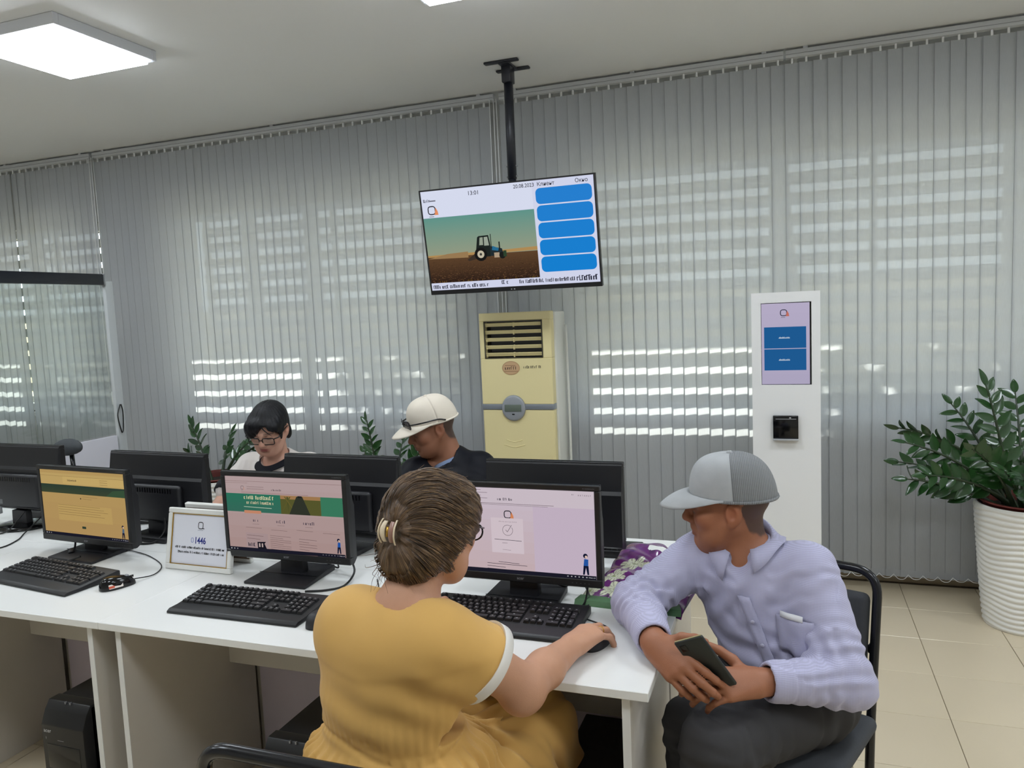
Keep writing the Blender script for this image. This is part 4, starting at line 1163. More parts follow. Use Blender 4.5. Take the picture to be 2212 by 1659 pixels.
# ================================================================ glass partition by the far desks
r = empty('glass_partition', (-4.2, 3.0, 0), 0, 'glass partition with a black top rail at the picture edge', 'partition')
box('top_rail', (-.022, -.9, 1.875), (.022, .83, 1.945), mat('black_rail', rgb(24, 27, 36), .35), r, .004)
box('rail_end_cap', (-.023, .831, 1.872), (.023, .842, 1.947), M_GREYM, r, .003)
box('glass_pane', (-.004, -.9, .90), (.004, .83, 1.875), M_GLASS, r)
box('lower_panel', (-.014, -.9, 0), (.014, .83, .888), mat('white_panel', rgb(222, 220, 230), .45), r, .002)
box('end_post', (-.014, .845, 0), (.014, .905, 1.90), mat('post_grey', rgb(196, 200, 202), .4), r, .003)
o = tube('lanyard', [(0, 0, 0), (.003, -.030, -.07), (.002, -.012, -.17), (0, .0, -.185), (-.002, .012, -.15), (-.002, .018, -.05), (0, .006, 0)], .004, M_CABLE, None, 6, loc=(-4.172, 3.862, 1.09)); tag(o, 'black lanyard loop hanging on the partition post', 'lanyard')
# ================================================================ organic modelling: blended distance fields -> one continuous quad mesh
def vec(*a): return np.array(a, float)
def unit(a): a = np.array(a, float); return a / (np.linalg.norm(a) + 1e-12)

class Field:
    def __init__(s, lo, hi, h):
        s.lo = np.array(lo, float); s.h = h
        n = np.ceil((np.array(hi) - s.lo) / h).astype(int) + 1
        s.n = n; s.F = np.full(n, 1.0, np.float32)
        s.ax = [(s.lo[i] + h * np.arange(n[i])).astype(np.float32) for i in range(3)]
    def sub(s, lo, hi):
        i0 = np.clip(np.floor((np.array(lo) - s.lo) / s.h).astype(int), 0, s.n); i1 = np.clip(np.ceil((np.array(hi) - s.lo) / s.h).astype(int) + 1, 0, s.n)
        if np.any(i1 <= i0): return None
        sl = tuple(slice(a, b) for a, b in zip(i0, i1))
        return sl, s.ax[0][sl[0]][:, None, None], s.ax[1][sl[1]][None, :, None], s.ax[2][sl[2]][None, None, :]
    def put(s, sl, d, k, op):
        a = s.F[sl]
        if op == 'add':
            if k <= 0: s.F[sl] = np.minimum(a, d)
            else:
                h = np.clip(.5 + .5 * (a - d) / k, 0, 1); s.F[sl] = a * (1 - h) + d * h - k * h * (1 - h)
        elif op == 'cut':
            d = -d
            if k <= 0: s.F[sl] = np.maximum(a, d)
            else:
                h = np.clip(.5 - .5 * (a - d) / k, 0, 1); s.F[sl] = a * (1 - h) + d * h + k * h * (1 - h)
    def cone(s, a, b, ra, rb, k=.02, op='add', flat=None):
        """round cone a->b; flat=(direction, factor) squeezes it along a direction"""
        a = np.array(a, float); b = np.array(b, float); m = max(ra, rb) + max(k, .012) + .02
        q = s.sub(np.minimum(a, b) - m, np.maximum(a, b) + m)
        if q is None: return
        sl, X, Y, Z = q; ab = b - a; L = ab.dot(ab) + 1e-12
        px, py, pz = X - np.float32(a[0]), Y - np.float32(a[1]), Z - np.float32(a[2])
        t = np.clip((px * ab[0] + py * ab[1] + pz * ab[2]) / L, 0, 1)
        dx, dy, dz = px - t * ab[0], py - t * ab[1], pz - t * ab[2]
        if flat is not None:
            u, f = flat; u = unit(u); w = dx * u[0] + dy * u[1] + dz * u[2]; g = (1 / f - 1)
            dx, dy, dz = dx + w * u[0] * g, dy + w * u[1] * g, dz + w * u[2] * g
        d = np.sqrt(dx * dx + dy * dy + dz * dz) - (ra + t * (rb - ra))
        if flat is not None and f < 1: d = d * (f * .5 + .5)
        s.put(sl, d.astype(np.float32), k, op)
    def ell(s, c, r, M=None, k=.02, op='add'):
        """ellipsoid; M = 3x3 whose columns are its axes"""
        c = np.array(c, float); r = np.array(r, float); m = max(r) + max(k, .012) + .02
        q = s.sub(c - m, c + m)
        if q is None: return
        sl, X, Y, Z = q; px, py, pz = X - np.float32(c[0]), Y - np.float32(c[1]), Z - np.float32(c[2])
        if M is None: M = np.eye(3)
        l = [px * M[0, i] + py * M[1, i] + pz * M[2, i] for i in range(3)]
        k0 = np.sqrt(sum((l[i] / r[i]) ** 2 for i in range(3))); k1 = np.sqrt(sum((l[i] / r[i] ** 2) ** 2 for i in range(3))) + 1e-9
        s.put(sl, (k0 * (k0 - 1) / k1).astype(np.float32), k, op)
    def plane_cut(s, p, n, k=0.0, box=None):
        """remove everything on the side n points to (inside box lo,hi if given)"""
        n = unit(n); lo, hi = box if box is not None else (s.lo, s.lo + s.n * s.h)
        q = s.sub(lo, hi)
        if q is None: return
        sl, X, Y, Z = q
        d = (X - p[0]) * n[0] + (Y - p[1]) * n[1] + (Z - p[2]) * n[2]
        s.put(sl, (-d).astype(np.float32), k, 'cut')
    def warp(s, fn, lo=None, hi=None):
        q = s.sub(s.lo if lo is None else lo, (s.lo + s.n * s.h) if hi is None else hi)
        if q is None: return
        sl, X, Y, Z = q; s.F[sl] += fn(X, Y, Z).astype(np.float32)
    def extract(s, smooth=2):
        F = s.F; S = F < 0
        cnt = np.zeros(np.array(F.shape) - 1, np.uint8)
        for a in (0, 1):
            for b in (0, 1):
                for c in (0, 1):
                    cnt += S[a:F.shape[0] - 1 + a, b:F.shape[1] - 1 + b, c:F.shape[2] - 1 + c]
        act = (cnt > 0) & (cnt < 8); idx = np.argwhere(act); N = len(idx)
        ids = np.full(act.shape, -1, np.int32); ids[act] = np.arange(N, dtype=np.int32)
        offs = [(a, b, c) for a in (0, 1) for b in (0, 1) for c in (0, 1)]
        cv = {o: F[idx[:, 0] + o[0], idx[:, 1] + o[1], idx[:, 2] + o[2]] for o in offs}
        acc = np.zeros((N, 3)); num = np.zeros(N)
        for o in offs:
            for ax in range(3):
                if o[ax] == 0:
                    o2 = list(o); o2[ax] = 1; o2 = tuple(o2)
                    f0, f1 = cv[o], cv[o2]; m = (f0 < 0) != (f1 < 0)
                    t = np.where(m, f0 / (f0 - f1 + 1e-20), 0)
                    p = np.array(o, float)[None].repeat(N, 0); p[:, ax] += t
                    acc[m] += p[m]; num[m] += 1
        V = s.lo + (idx + acc / num[:, None]) * s.h
        Q = []
        for ax in range(3):
            b, c = (ax + 1) % 3, (ax + 2) % 3
            A = np.moveaxis(S, (ax, b, c), (0, 1, 2)); I = np.moveaxis(ids, (ax, b, c), (0, 1, 2))
            e = A[:-1, 1:-1, 1:-1] != A[1:, 1:-1, 1:-1]; w = np.argwhere(e)
            i, j, k = w[:, 0], w[:, 1] + 1, w[:, 2] + 1
            q = np.stack([I[i, j - 1, k - 1], I[i, j, k - 1], I[i, j, k], I[i, j - 1, k]], 1)
            fl = ~A[i, j, k]; q[fl] = q[fl][:, ::-1]
            Q.append(q)
        Q = np.concatenate(Q); Q = Q[(Q >= 0).all(1)]
        for _ in range(smooth):
            for lam in (.55, -.5):
                a = Q.ravel(); b = np.roll(Q, 1, 1).ravel(); d = np.roll(Q, -1, 1).ravel()
                sm = np.stack([np.bincount(a, V[b, i] + V[d, i], N) for i in range(3)], 1); n_ = np.bincount(a, minlength=N) * 2
                V = V + lam * np.where(n_[:, None] > 0, sm / np.maximum(n_, 1)[:, None] - V, 0)
        return V, Q

def np_mesh(name, V, Q, m, parent=None, cols=None, smooth=True, loc=None):
    me = bpy.data.meshes.new(name)
    me.vertices.add(len(V)); me.vertices.foreach_set('co', V.astype(np.float32).ravel())
    n = Q.shape[1]
    me.loops.add(len(Q) * n); me.loops.foreach_set('vertex_index', Q.astype(np.int32).ravel())
    me.polygons.add(len(Q)); me.polygons.foreach_set('loop_start', np.arange(0, len(Q) * n, n, dtype=np.int32))
    me.update(calc_edges=True)
    if smooth: me.polygons.foreach_set('use_smooth', np.ones(len(Q), bool))
    if cols is not None:
        at = me.color_attributes.new('Col', 'FLOAT_COLOR', 'POINT')
        c = np.ones((len(V), 4), np.float32); c[:, :3] = cols; at.data.foreach_set('color', c.ravel())
    return link(name, me, m, parent)

def wav(seed, scale, n=6):
    """smooth random field built from a few sine waves"""
    rd = np.random.default_rng(seed); K = rd.normal(0, 1, (n, 3)) / scale * 2.2; P = rd.uniform(0, 6.28, n)
    def f(X, Y, Z):
        return sum(np.sin(K[i, 0] * X + K[i, 1] * Y + K[i, 2] * Z + P[i]) for i in range(n)) / n
    return f

class Frame:
    """local frame: x right, y forward, z up"""
    def __init__(s, o, fwd, pitch=0.0, roll=0.0):
        s.o = np.array(o, float); f = unit((fwd[0], fwd[1], 0)); r = np.cross(f, (0, 0, 1))
        f2 = math.cos(pitch) * f + math.sin(pitch) * np.array((0, 0, 1)); u = np.cross(r, f2)
        r2 = math.cos(roll) * r + math.sin(roll) * u; u2 = np.cross(r2, f2)
        s.M = np.stack([r2, f2, u2], 1)
    def __call__(s, *p): return s.o + s.M @ np.array(p, float)
    def d(s, *p): return s.M @ np.array(p, float)
    def inv(s, V): return (V - s.o) @ s.M
    def mat4(s):
        m = Matrix.Identity(4)
        for i in range(3):
            for j in range(3): m[i][j] = s.M[i, j]
            m[i][3] = s.o[i]
        return m

def head_field(S, H, fem=False, sc=1.0, neck_to=None, neck_r=.054, ears=True, wide=1.0):
    M = H.M; q = sc
    E = lambda c, r, k=.02, op='add': S.ell(H(*(np.array(c) * q)), np.array(r) * q, M, k, op)
    C = lambda a, b, ra, rb, k=.012, op='add': S.cone(H(*(np.array(a) * q)), H(*(np.array(b) * q)), ra * q, rb * q, k, op)
    E((0, -.014, .034), (.077 * wide, .096, .084))
    E((0, .030, -.028), (.060 * wide, .062, .084), .03)
    C((-.030, .040, -.070), (.030, .040, -.070), .034, .034, .03)
    E((0, .068, -.094), (.022, .020, .018) if not fem else (.018, .018, .016), .022)
    for x in (-1, 1):
        C((x * .058 * wide, .004, -.038), (x * .028, .058, -.092), .018, .016, .03)
        E((x * .042, .060, -.018), (.026, .026, .026), .02)
        C((x * .012, .088, .022), (x * .046, .072, .020), .011, .010, .014)
        E((x * .031, .102, .001), (.017, .019, .012), .010, 'cut')
        E((x * .031, .079, .001), (.0145, .0125, .0115), .004)
        E((x * .0125, .098, -.030), (.0085, .010, .0075), .006)
        if ears:
            E((x * .0785 * wide, -.010, -.004), (.009, .021, .031), .006)
            E((x * .085 * wide, -.004, .000), (.006, .011, .017), .004, 'cut')
            E((x * .077 * wide, -.002, -.030), (.007, .010, .010), .006)
    C((0, .090, .016), (0, .108, -.022), .0085, .0105, .012)
    E((0, .108, -.026), (.0125, .012, .0095), .008)
    E((0, .087, -.052), (.024, .014, .017), .014)
    C((-.017, .093, -.0535), (.017, .093, -.0535), .0055, .0055, .005); C((-.014, .092, -.066), (.014, .092, -.066), .0065, .0065, .005)
    S.cone(H(-.024 * q, .100 * q, -.0595 * q), H(.024 * q, .100 * q, -.0595 * q), .0028, .0028, .004, 'cut')
    nb = H(0, -.030 * q, -.06 * q); S.cone(nb, neck_to, neck_r * .98, neck_r * 1.12, .03)

def hand_field(S, wrist, d, n, side, curls, thumb, sc=1.0, spread=.10, forearm=None, wr=.026):
    """d: finger direction, n: out of the back of the hand, side: +1 left hand, -1 right hand"""
    d = unit(d); n = np.array(n, float); n = unit(n - d * n.dot(d)); t = side * np.cross(d, n)
    P = lambda a, b, c: np.array(wrist) + sc * (a * d + b * t + c * n)
    fl = (n, .62)
    if forearm is not None: S.cone(forearm[0], wrist, forearm[1], wr, .02, 'add')
    S.cone(P(-.01, 0, 0), P(.03, 0, .0), wr * .95, .028 * sc, .02, 'add', fl)
    base = [(.086, .029, .002), (.091, .009, .005), (.086, -.011, .003), (.076, -.029, -.003)]
    lens = [(.045, .027, .021), (.050, .031, .022), (.046, .029, .022), (.036, .022, .019)]
    rad = [.0092, .0095, .0090, .0078]
    tips = []
    for i in range(4):
        b = base[i]; mcp = P(*b)
        S.cone(P(.012, b[1] * .55, 0), mcp, .0165 * sc, .0118 * sc, .016)
        sp = spread * (1.5 - i) / 1.5; c = curls[i] if not np.isscalar(curls[i]) else (curls[i], curls[i] * 1.05, curls[i] * .7)
        ang = 0; p = mcp; r = rad[i] * sc * 1.08
        for j in range(3):
            ang += c[j]
            dirv = math.cos(ang) * (d * math.cos(sp) + t * math.sin(sp)) - math.sin(ang) * n
            p2 = p + dirv * lens[i][j] * sc; r2 = r * (.94 if j < 2 else .86)
            S.cone(p, p2, r, r2, .0035); p = p2; r = r2
        tips.append(p)
    p = P(.018, .020, -.008); r = .0155 * sc
    for j, (tv, L) in enumerate(zip(thumb, (.042, .034, .027))):
        dv = unit(tv[0] * d + tv[1] * t + tv[2] * n); p2 = p + dv * L * sc; r2 = (.0125, .0105, .0085)[j] * sc
        S.cone(p, p2, r, r2, .010 if j == 0 else .004); p = p2; r = r2
    tips.append(p)
    return tips

def skin_mat(name, col):
    return mat(name, col, .52, attr='Col', sss=.0, bump=.10, bscale=420, var=.05, vscale=60)
M_SKIN = skin_mat('skin', (1, 1, 1, 1))
def face_paint(V, H, tone, sc=1.0, hair=None, lip=None, stub=0.0):
    L = H.inv(V) / sc; c = np.tile(np.array(tone[:3]), (len(V), 1))
    red = np.array(tone[:3]) * np.array((1.08, .80, .76))
    def blend(w, col):
        nonlocal c
        w = np.clip(w, 0, 1)[:, None]; c = c * (1 - w) + np.array(col)[:3] * w
    for x in (-1, 1):
        blend(.45 * np.exp(-(((L[:, 0] - x * .046) / .022) ** 2 + ((L[:, 1] - .066) / .03) ** 2 + ((L[:, 2] + .022) / .018) ** 2)), red)
        blend(.5 * np.exp(-(((L[:, 0] - x * .082) / .014) ** 2 + ((L[:, 1] + .008) / .024) ** 2 + ((L[:, 2]) / .03) ** 2)), red)
    blend(.4 * np.exp(-(((L[:, 0]) / .014) ** 2 + ((L[:, 1] - .11) / .015) ** 2 + ((L[:, 2] + .026) / .012) ** 2)), red)
    if lip is not None:
        blend(1.1 * np.exp(-((L[:, 0] / .022) ** 4 + ((L[:, 2] + .0595) / .0095) ** 4)) * (L[:, 1] > .075), lip)
    for x in (-1, 1):
        bz = .0255 - .10 * np.maximum(0, np.abs(L[:, 0]) - .03)
        blend(.75 * (np.abs(L[:, 0] - x * .033) < .022) * np.exp(-((L[:, 2] - bz) / .0035) ** 2) * (L[:, 1] > .05), (.02, .016, .014))
        blend(.85 * np.exp(-(((L[:, 0] - x * .031) / .015) ** 4 + ((L[:, 2] + .0035) / .0035) ** 2)) * (L[:, 1] > .07), (.03, .02, .018))
    if stub:
        blend(stub * (L[:, 2] < -.035) * (L[:, 1] > .03) * (L[:, 1] < .2) * (L[:, 2] > -.12), np.array(tone[:3]) * .72)
    if hair is not None:
        hc, hz_front, hz_side = hair
        n = wav(5, .012)(V[:, 0], V[:, 1], V[:, 2]) * .004
        line = np.interp(L[:, 1], [-.075, -.045, -.02, .03, .045], [-.080, -.060, hz_side, hz_side, hz_front])
        w = np.clip((L[:, 2] + n - line) / .008, 0, 1) * ((L[:, 1] < .085) & (L[:, 2] > -.088))
        ear = ((np.abs(L[:, 0]) > .0735) & (np.abs(L[:, 1] + .008) < .03) & (np.abs(L[:, 2]) < .045))
        w[ear] = 0; blend(w * .80, hc)
    return c

def on_face(V, H, x, z, sc=1.0, lift=.001):
    """point of the face surface in front of local (x, z)"""
    L = H.inv(V) / sc; m = (np.abs(L[:, 0] - x) < .005) & (np.abs(L[:, 2] - z) < .005)
    y = L[m, 1].max() if m.any() else .09
    return H(x * sc, (y + lift) * sc, z * sc)

def ring_tube(name, c, u, v, ru, rv, r, m, parent, seg=48, tseg=8, wob=0.0, flat=1.0):
    P = [np.array(c) + np.array(u) * ru * math.cos(a) + np.array(v) * rv * math.sin(a) for a in np.linspace(0, 2 * math.pi, seg, endpoint=False)]
    return tube(name, P, r, m, parent, tseg, True, 0, flat=flat)
# ================================================================ people
def person(loc, lab):
    return empty('person', loc, 0, lab, 'person')
def wl(o, root):
    """mesh is in world coordinates: keep it there under its root"""
    o.parent = root; o.location = -root.location; return o
def hl(o, H, root):
    o.parent = root; o.matrix_basis = Matrix.Translation(-root.location) @ H.mat4(); return o

def fabric(name, col, scale=220.0, strength=.25, check=None, rough=.85, var=.04):
    if name in MATS: return MATS[name]
    m = mat(name, col, rough, var=var, vscale=9, sheen=.15 if sum(col[:3]) > .3 else 0.0, spec=.5 if sum(col[:3]) > .3 else .2)
    nt = m.node_tree; p = nt.nodes['Principled BSDF']; tc = nt.nodes.new('ShaderNodeTexCoord')
    w1 = nt.nodes.new('ShaderNodeTexWave'); w1.bands_direction = 'Z'; w1.inputs['Scale'].default_value = scale; w1.inputs['Distortion'].default_value = .6
    w2 = nt.nodes.new('ShaderNodeTexWave'); w2.bands_direction = 'X'; w2.inputs['Scale'].default_value = scale; w2.inputs['Distortion'].default_value = .6
    for w in (w1, w2): nt.links.new(tc.outputs['Object'], w.inputs['Vector'])
    mx = nt.nodes.new('ShaderNodeMath'); mx.operation = 'ADD'; nt.links.new(w1.outputs['Fac'], mx.inputs[0]); nt.links.new(w2.outputs['Fac'], mx.inputs[1])
    b = nt.nodes.new('ShaderNodeBump'); b.inputs['Strength'].default_value = strength; b.inputs['Distance'].default_value = .002
    nt.links.new(mx.outputs[0], b.inputs['Height']); nt.links.new(b.outputs[0], p.inputs['Normal'])
    if check:
        src = p.inputs['Base Color'].links[0].from_socket
        r = nt.nodes.new('ShaderNodeMapRange'); r.inputs['From Min'].default_value = .35; r.inputs['From Max'].default_value = 1.5
        r.inputs['To Min'].default_value = check; r.inputs['To Max'].default_value = 1.03; nt.links.new(mx.outputs[0], r.inputs['Value'])
        s = nt.nodes.new('ShaderNodeVectorMath'); s.operation = 'SCALE'; nt.links.new(src, s.inputs[0]); nt.links.new(r.outputs[0], s.inputs['Scale'])
        nt.links.new(s.outputs[0], p.inputs['Base Color'])
    return m

def limb_folds(S, a, b, r, c, amp, pitch, sig, seed):
    """crosswise creases around a joint: c along a->b where they are strongest"""
    a = np.array(a, float); b = np.array(b, float); L = np.linalg.norm(b - a); u = (b - a) / L; n = wav(seed, .05)
    lo, hi = np.minimum(a, b) - r - .03, np.maximum(a, b) + r + .03
    def fn(X, Y, Z):
        t = (X - a[0]) * u[0] + (Y - a[1]) * u[1] + (Z - a[2]) * u[2]; w = n(X, Y, Z)
        return -amp * np.sin(2 * np.pi * (t + .022 * w) / pitch) * np.exp(-((t - c * L) / sig) ** 2) * (.55 + .45 * n(Y * 1.3, Z * 1.3, X * 1.3))
    S.warp(fn, lo, hi)

def hair_mat(name, c0, c1, c2, rough=.38, spec=.55, swirl=0.0):
    """strand-streaked hair: noise over the angle around the local z axis"""
    m = mat(name, c0, rough, spec=spec); nt = m.node_tree; p = nt.nodes['Principled BSDF']
    tc = nt.nodes.new('ShaderNodeTexCoord'); sx = nt.nodes.new('ShaderNodeSeparateXYZ'); nt.links.new(tc.outputs['Object'], sx.inputs[0])
    at = nt.nodes.new('ShaderNodeMath'); at.operation = 'ARCTAN2'; nt.links.new(sx.outputs[0], at.inputs[0]); nt.links.new(sx.outputs[1], at.inputs[1])
    cb = nt.nodes.new('ShaderNodeCombineXYZ')
    sw = nt.nodes.new('ShaderNodeMath'); sw.operation = 'MULTIPLY_ADD'; sw.inputs[1].default_value = swirl; nt.links.new(sx.outputs[2], sw.inputs[0]); nt.links.new(at.outputs[0], sw.inputs[2]); nt.links.new(sw.outputs[0], cb.inputs[0])
    ml = nt.nodes.new('ShaderNodeMath'); ml.operation = 'MULTIPLY'; ml.inputs[1].default_value = 1.2; nt.links.new(sx.outputs[2], ml.inputs[0]); nt.links.new(ml.outputs[0], cb.inputs[1])
    n1 = nt.nodes.new('ShaderNodeTexNoise'); n1.inputs['Scale'].default_value = 26; n1.inputs['Detail'].default_value = 6; n1.inputs['Roughness'].default_value = .7
    nt.links.new(cb.outputs[0], n1.inputs['Vector'])
    cr = nt.nodes.new('ShaderNodeValToRGB'); e = cr.color_ramp.elements; e[0].position = .36; e[0].color = c0; e[1].position = .68; e[1].color = c2; k = e.new(.52); k.color = c1
    nt.links.new(n1.outputs['Fac'], cr.inputs[0]); nt.links.new(cr.outputs[0], p.inputs['Base Color'])
    b = nt.nodes.new('ShaderNodeBump'); b.inputs['Strength'].default_value = .5; b.inputs['Distance'].default_value = .003; nt.links.new(n1.outputs['Fac'], b.inputs['Height']); nt.links.new(b.outputs[0], p.inputs['Normal'])
    return m

def cap(H, root, m_front, m_back, m_brim, sc=1.0, tall=.100, z0=.038, band=None, brim_len=.078, droop=.020):
    rx, ry, cy = .0875 * sc, .106 * sc, -.014 * sc
    NA, NE = 72, 22
    ztop = (z0 + tall) * sc
    def pt(a, e):
        ca, sa = math.cos(a), math.sin(a); ce, se = max(0.0, math.cos(e)), math.sin(e)
        zb = (z0 - .020 * (1 - sa) / 2) * sc
        pr = ce ** (.64 - .10 * sa)
        seam = 1 - .010 * sum(math.exp(-((((a - s_ + math.pi) % (2 * math.pi)) - math.pi) / .05) ** 2) for s_ in [math.pi / 2 + k * math.pi / 3 for k in range(6)])
        return (rx * ca * pr * seam, cy + ry * sa * pr * seam, zb + (ztop - zb) * se ** .95)
    def part(name, a0, a1, m):
        n = max(4, int(NA * (a1 - a0) / (2 * math.pi))); V = []; F = []
        for j in range(NE + 1):
            for i in range(n + 1): V.append(pt(a0 + (a1 - a0) * i / n, math.pi / 2 * j / NE))
        for j in range(NE):
            for i in range(n): q = j * (n + 1) + i; F.append((q, q + 1, q + n + 2, q + n + 1))
        o = mesh(name, V, F, m, None, True); hl(o, H, root); o.modifiers.new('cloth', 'SOLIDIFY').thickness = .0025; return o
    c1 = part('cap_front', math.radians(2), math.radians(178), m_front); part('cap_back', math.radians(178), math.radians(362), m_back)
    # peak
    V = []; F = []; n, mm = 40, 10
    for j in range(mm + 1):
        t = j / mm
        for i in range(n + 1):
            a = math.radians(14 + 152 * i / n); x, y, z = pt(a, 0.0); s_ = math.sin(math.radians(180 * i / n))
            L = brim_len * sc * s_ ** .55
            y2 = y + L * t * (.62 + .38 * math.sin(a)); x2 = x * (1 + .03 * t * s_)
            V.append((x2, y2, z + .003 - droop * sc * t * t * s_ - .018 * sc * (x / rx) ** 2 * t * s_ + .004 * t * (1 - t)))
    for j in range(mm):
        for i in range(n): q = j * (n + 1) + i; F.append((q, q + 1, q + n + 2, q + n + 1))
    o = mesh('cap_peak', V, F, m_brim, None, True); hl(o, H, root); sd = o.modifiers.new('board', 'SOLIDIFY'); sd.thickness = .004
    V, F = lathe_vf([(.001, .006), (.006, .005), (.0085, .0), (.008, -.004)], 16); b = mesh('cap_button', V, F, m_front, None, True); hl(b, H, root)
    b.matrix_basis = b.matrix_basis @ Matrix.Translation((0, cy, pt(0, math.pi / 2)[2]))
    o = mesh('sweatband', *tube_vf([pt(a, .02) for a in np.linspace(0, 2 * math.pi, 60, endpoint=False)], .004 * sc, 6, True), m_back, None, True); hl(o, H, root)
    return pt

def loft(name, rings, m, root, closed=True, smooth=True):
    """skin a list of equally long point rings (world coordinates)"""
    n = len(rings[0]); V = [p for r in rings for p in r]; F = []
    for i in range(len(rings) - 1):
        for k in range(n if closed else n - 1):
            k2 = (k + 1) % n; F.append((i * n + k, i * n + k2, (i + 1) * n + k2, (i + 1) * n + k))
    o = mesh(name, V, F, m, None, smooth); wl(o, root); return o

# ---------------------------------------------------------------- woman in the yellow dress, seen from behind
def woman_yellow():
    root = person((-.78, 1.36, 0), 'woman in a yellow dress with hair held by a claw clip, seen from behind')
    TONE = rgb(196, 146, 116)
    H = Frame((-.732, 1.462, 1.138), (.24, .97), -.30, .03)
    nb = vec(-.757, 1.385, .985)
    shR, elR, wrR = vec(-.662, 1.347, .948), vec(-.540, 1.468, .800), vec(-.500, 1.708, .790)
    shL, elL, wrL = vec(-.898, 1.375, .950), vec(-.985, 1.560, .800), vec(-.965, 1.795, .790)
    S = Field((-1.12, 1.15, .40), (-.36, 2.08, 1.30), .0042)
    head_field(S, H, True, 1.0, nb, .047, wide=.98)
    S.cone(nb + vec(0, -.005, .01), vec(-.76, 1.37, .94), .060, .085, .04)
    S.cone(shL, shR, .055, .055, .04); S.ell((-.775, 1.372, .86), (.135, .085, .12), None, .05); S.ell((-.785, 1.365, .68), (.125, .095, .14), None, .05); S.ell((-.785, 1.37, .53), (.16, .13, .10), None, .05)
    S.cone(shR, elR, .052, .046, .03); S.cone(elR, elR + (wrR - elR) * .42, .046, .041, .02); S.cone(elR + (wrR - elR) * .42, wrR, .041, .028, .02)
    S.ell(elR + vec(-.004, -.012, -.014), (.034, .036, .034), None, .03)
    S.cone(shL, elL, .050, .042, .03); S.cone(elL, wrL, .042, .027, .02)
    hand_field(S, wrR, (.30, .95, .03), (-.10, 0, 1), -1, [(.30, .45, .35), (.30, .50, .40), (.34, .60, .45), (.42, .65, .45)], [(.72, .65, -.25), (.9, .38, -.2), (.97, .1, -.2)], 1.05, .16, wr=.028)
    hand_field(S, wrL, (.15, .98, .02), (.1, 0, 1), 1, [(.25, .4, .3)] * 4, [(.72, .65, -.2), (.9, .35, -.1), (1, .1, -.1)], .95, .14, wr=.026)
    # legs
    for s_ in (-1, 1):
        S.cone((-.785 + s_ * .08, 1.40, .53), (-.76 + s_ * .10, 1.80, .53), .075, .058, .03)
        S.cone((-.76 + s_ * .10, 1.80, .53), (-.76 + s_ * .10, 1.84, .41), .056, .05, .02)
    V, Q = S.extract(2); col = face_paint(V, H, TONE, lip=rgb(170, 90, 84))
    wl(np_mesh('body', V, Q, M_SKIN, None, col), root)
    # lower legs and shoes
    for s_ in (-1, 1):
        o = tube('shin', [(-.76 + s_ * .10, 1.835, .44), (-.76 + s_ * .10, 1.83, .30), (-.76 + s_ * .10, 1.80, .09), (-.76 + s_ * .10, 1.80, .03)], [.050, .052, .034, .036], mat('skin_legs', TONE, .5), None, 16); wl(o, root)
        o = tube('shoe', [(-.76 + s_ * .10, 1.76, .035), (-.76 + s_ * .10, 1.84, .034), (-.755 + s_ * .10, 1.93, .026), (-.75 + s_ * .10, 1.985, .020)], [.030, .036, .040, .022], M_BLACKM, None, 16, flat=.8); wl(o, root)
    # ---- dress
    MY = fabric('yellow_linen', rgb(214, 168, 92), 420, .12, rough=.8, var=.05)
    D = Field((-1.14, 1.02, .30), (-.42, 2.05, 1.10), .0048)
    D.cone(shL + vec(.03, 0, -.012), shR + vec(-.03, 0, -.012), .070, .070, .05)
    D.ell((-.765, 1.365, .925), (.135, .096, .075), None, .05)
    D.ell((-.782, 1.365, .86), (.163, .110, .13), None, .06); D.ell((-.795, 1.362, .76), (.157, .120, .14), None, .06); D.ell((-.795, 1.36, .66), (.165, .125, .10), None, .05)
    eR = shR + (elR - shR) * .47; eL = shL + (elL - shL) * .48
    D.cone(shR + vec(-.01, 0, -.008), eR, .070, .081, .05); D.cone(shL + vec(.01, 0, -.008), eL, .074, .088, .05)
    dR = unit(elR - shR); dL = unit(elL - shL)
    D.plane_cut(eR, dR, .004, (eR - .13, eR + .15)); D.plane_cut(eL, dL, .004, (eL - .13, eL + .15))
    D.cone(eR - dR * .035, eR + dR * .05, .058, .070, .004, 'cut'); D.cone(eL - dL * .03, eL + dL * .05, .060, .074, .004, 'cut')
    # neckline
    D.ell((-.752, 1.402, 1.002), (.078, .088, .052), None, .006, 'cut')
    # skirt
    D.ell((-.795, 1.375, .585), (.215, .175, .155), None, .04)
    D.cone((-.88, 1.45, .545), (-.85, 1.80, .545), .115, .105, .04); D.cone((-.70, 1.45, .545), (-.615, 1.76, .545), .115, .098, .04); D.cone((-.79, 1.5, .55), (-.74, 1.80, .55), .10, .09, .05)
    D.cone((-.62, 1.76, .53), (-.60, 1.85, .33), .085, .10, .04); D.cone((-.85, 1.80, .53), (-.86, 1.86, .33), .085, .10, .04); D.cone((-.735, 1.82, .53), (-.73, 1.88, .33), .08, .09, .05)
    D.cone((-.545, 1.58, .50), (-.53, 1.68, .36), .055, .07, .05); D.cone((-.60, 1.40, .50), (-.56, 1.50, .36), .06, .07, .05)
    nz = wav(11, .16); nf = wav(12, .05)
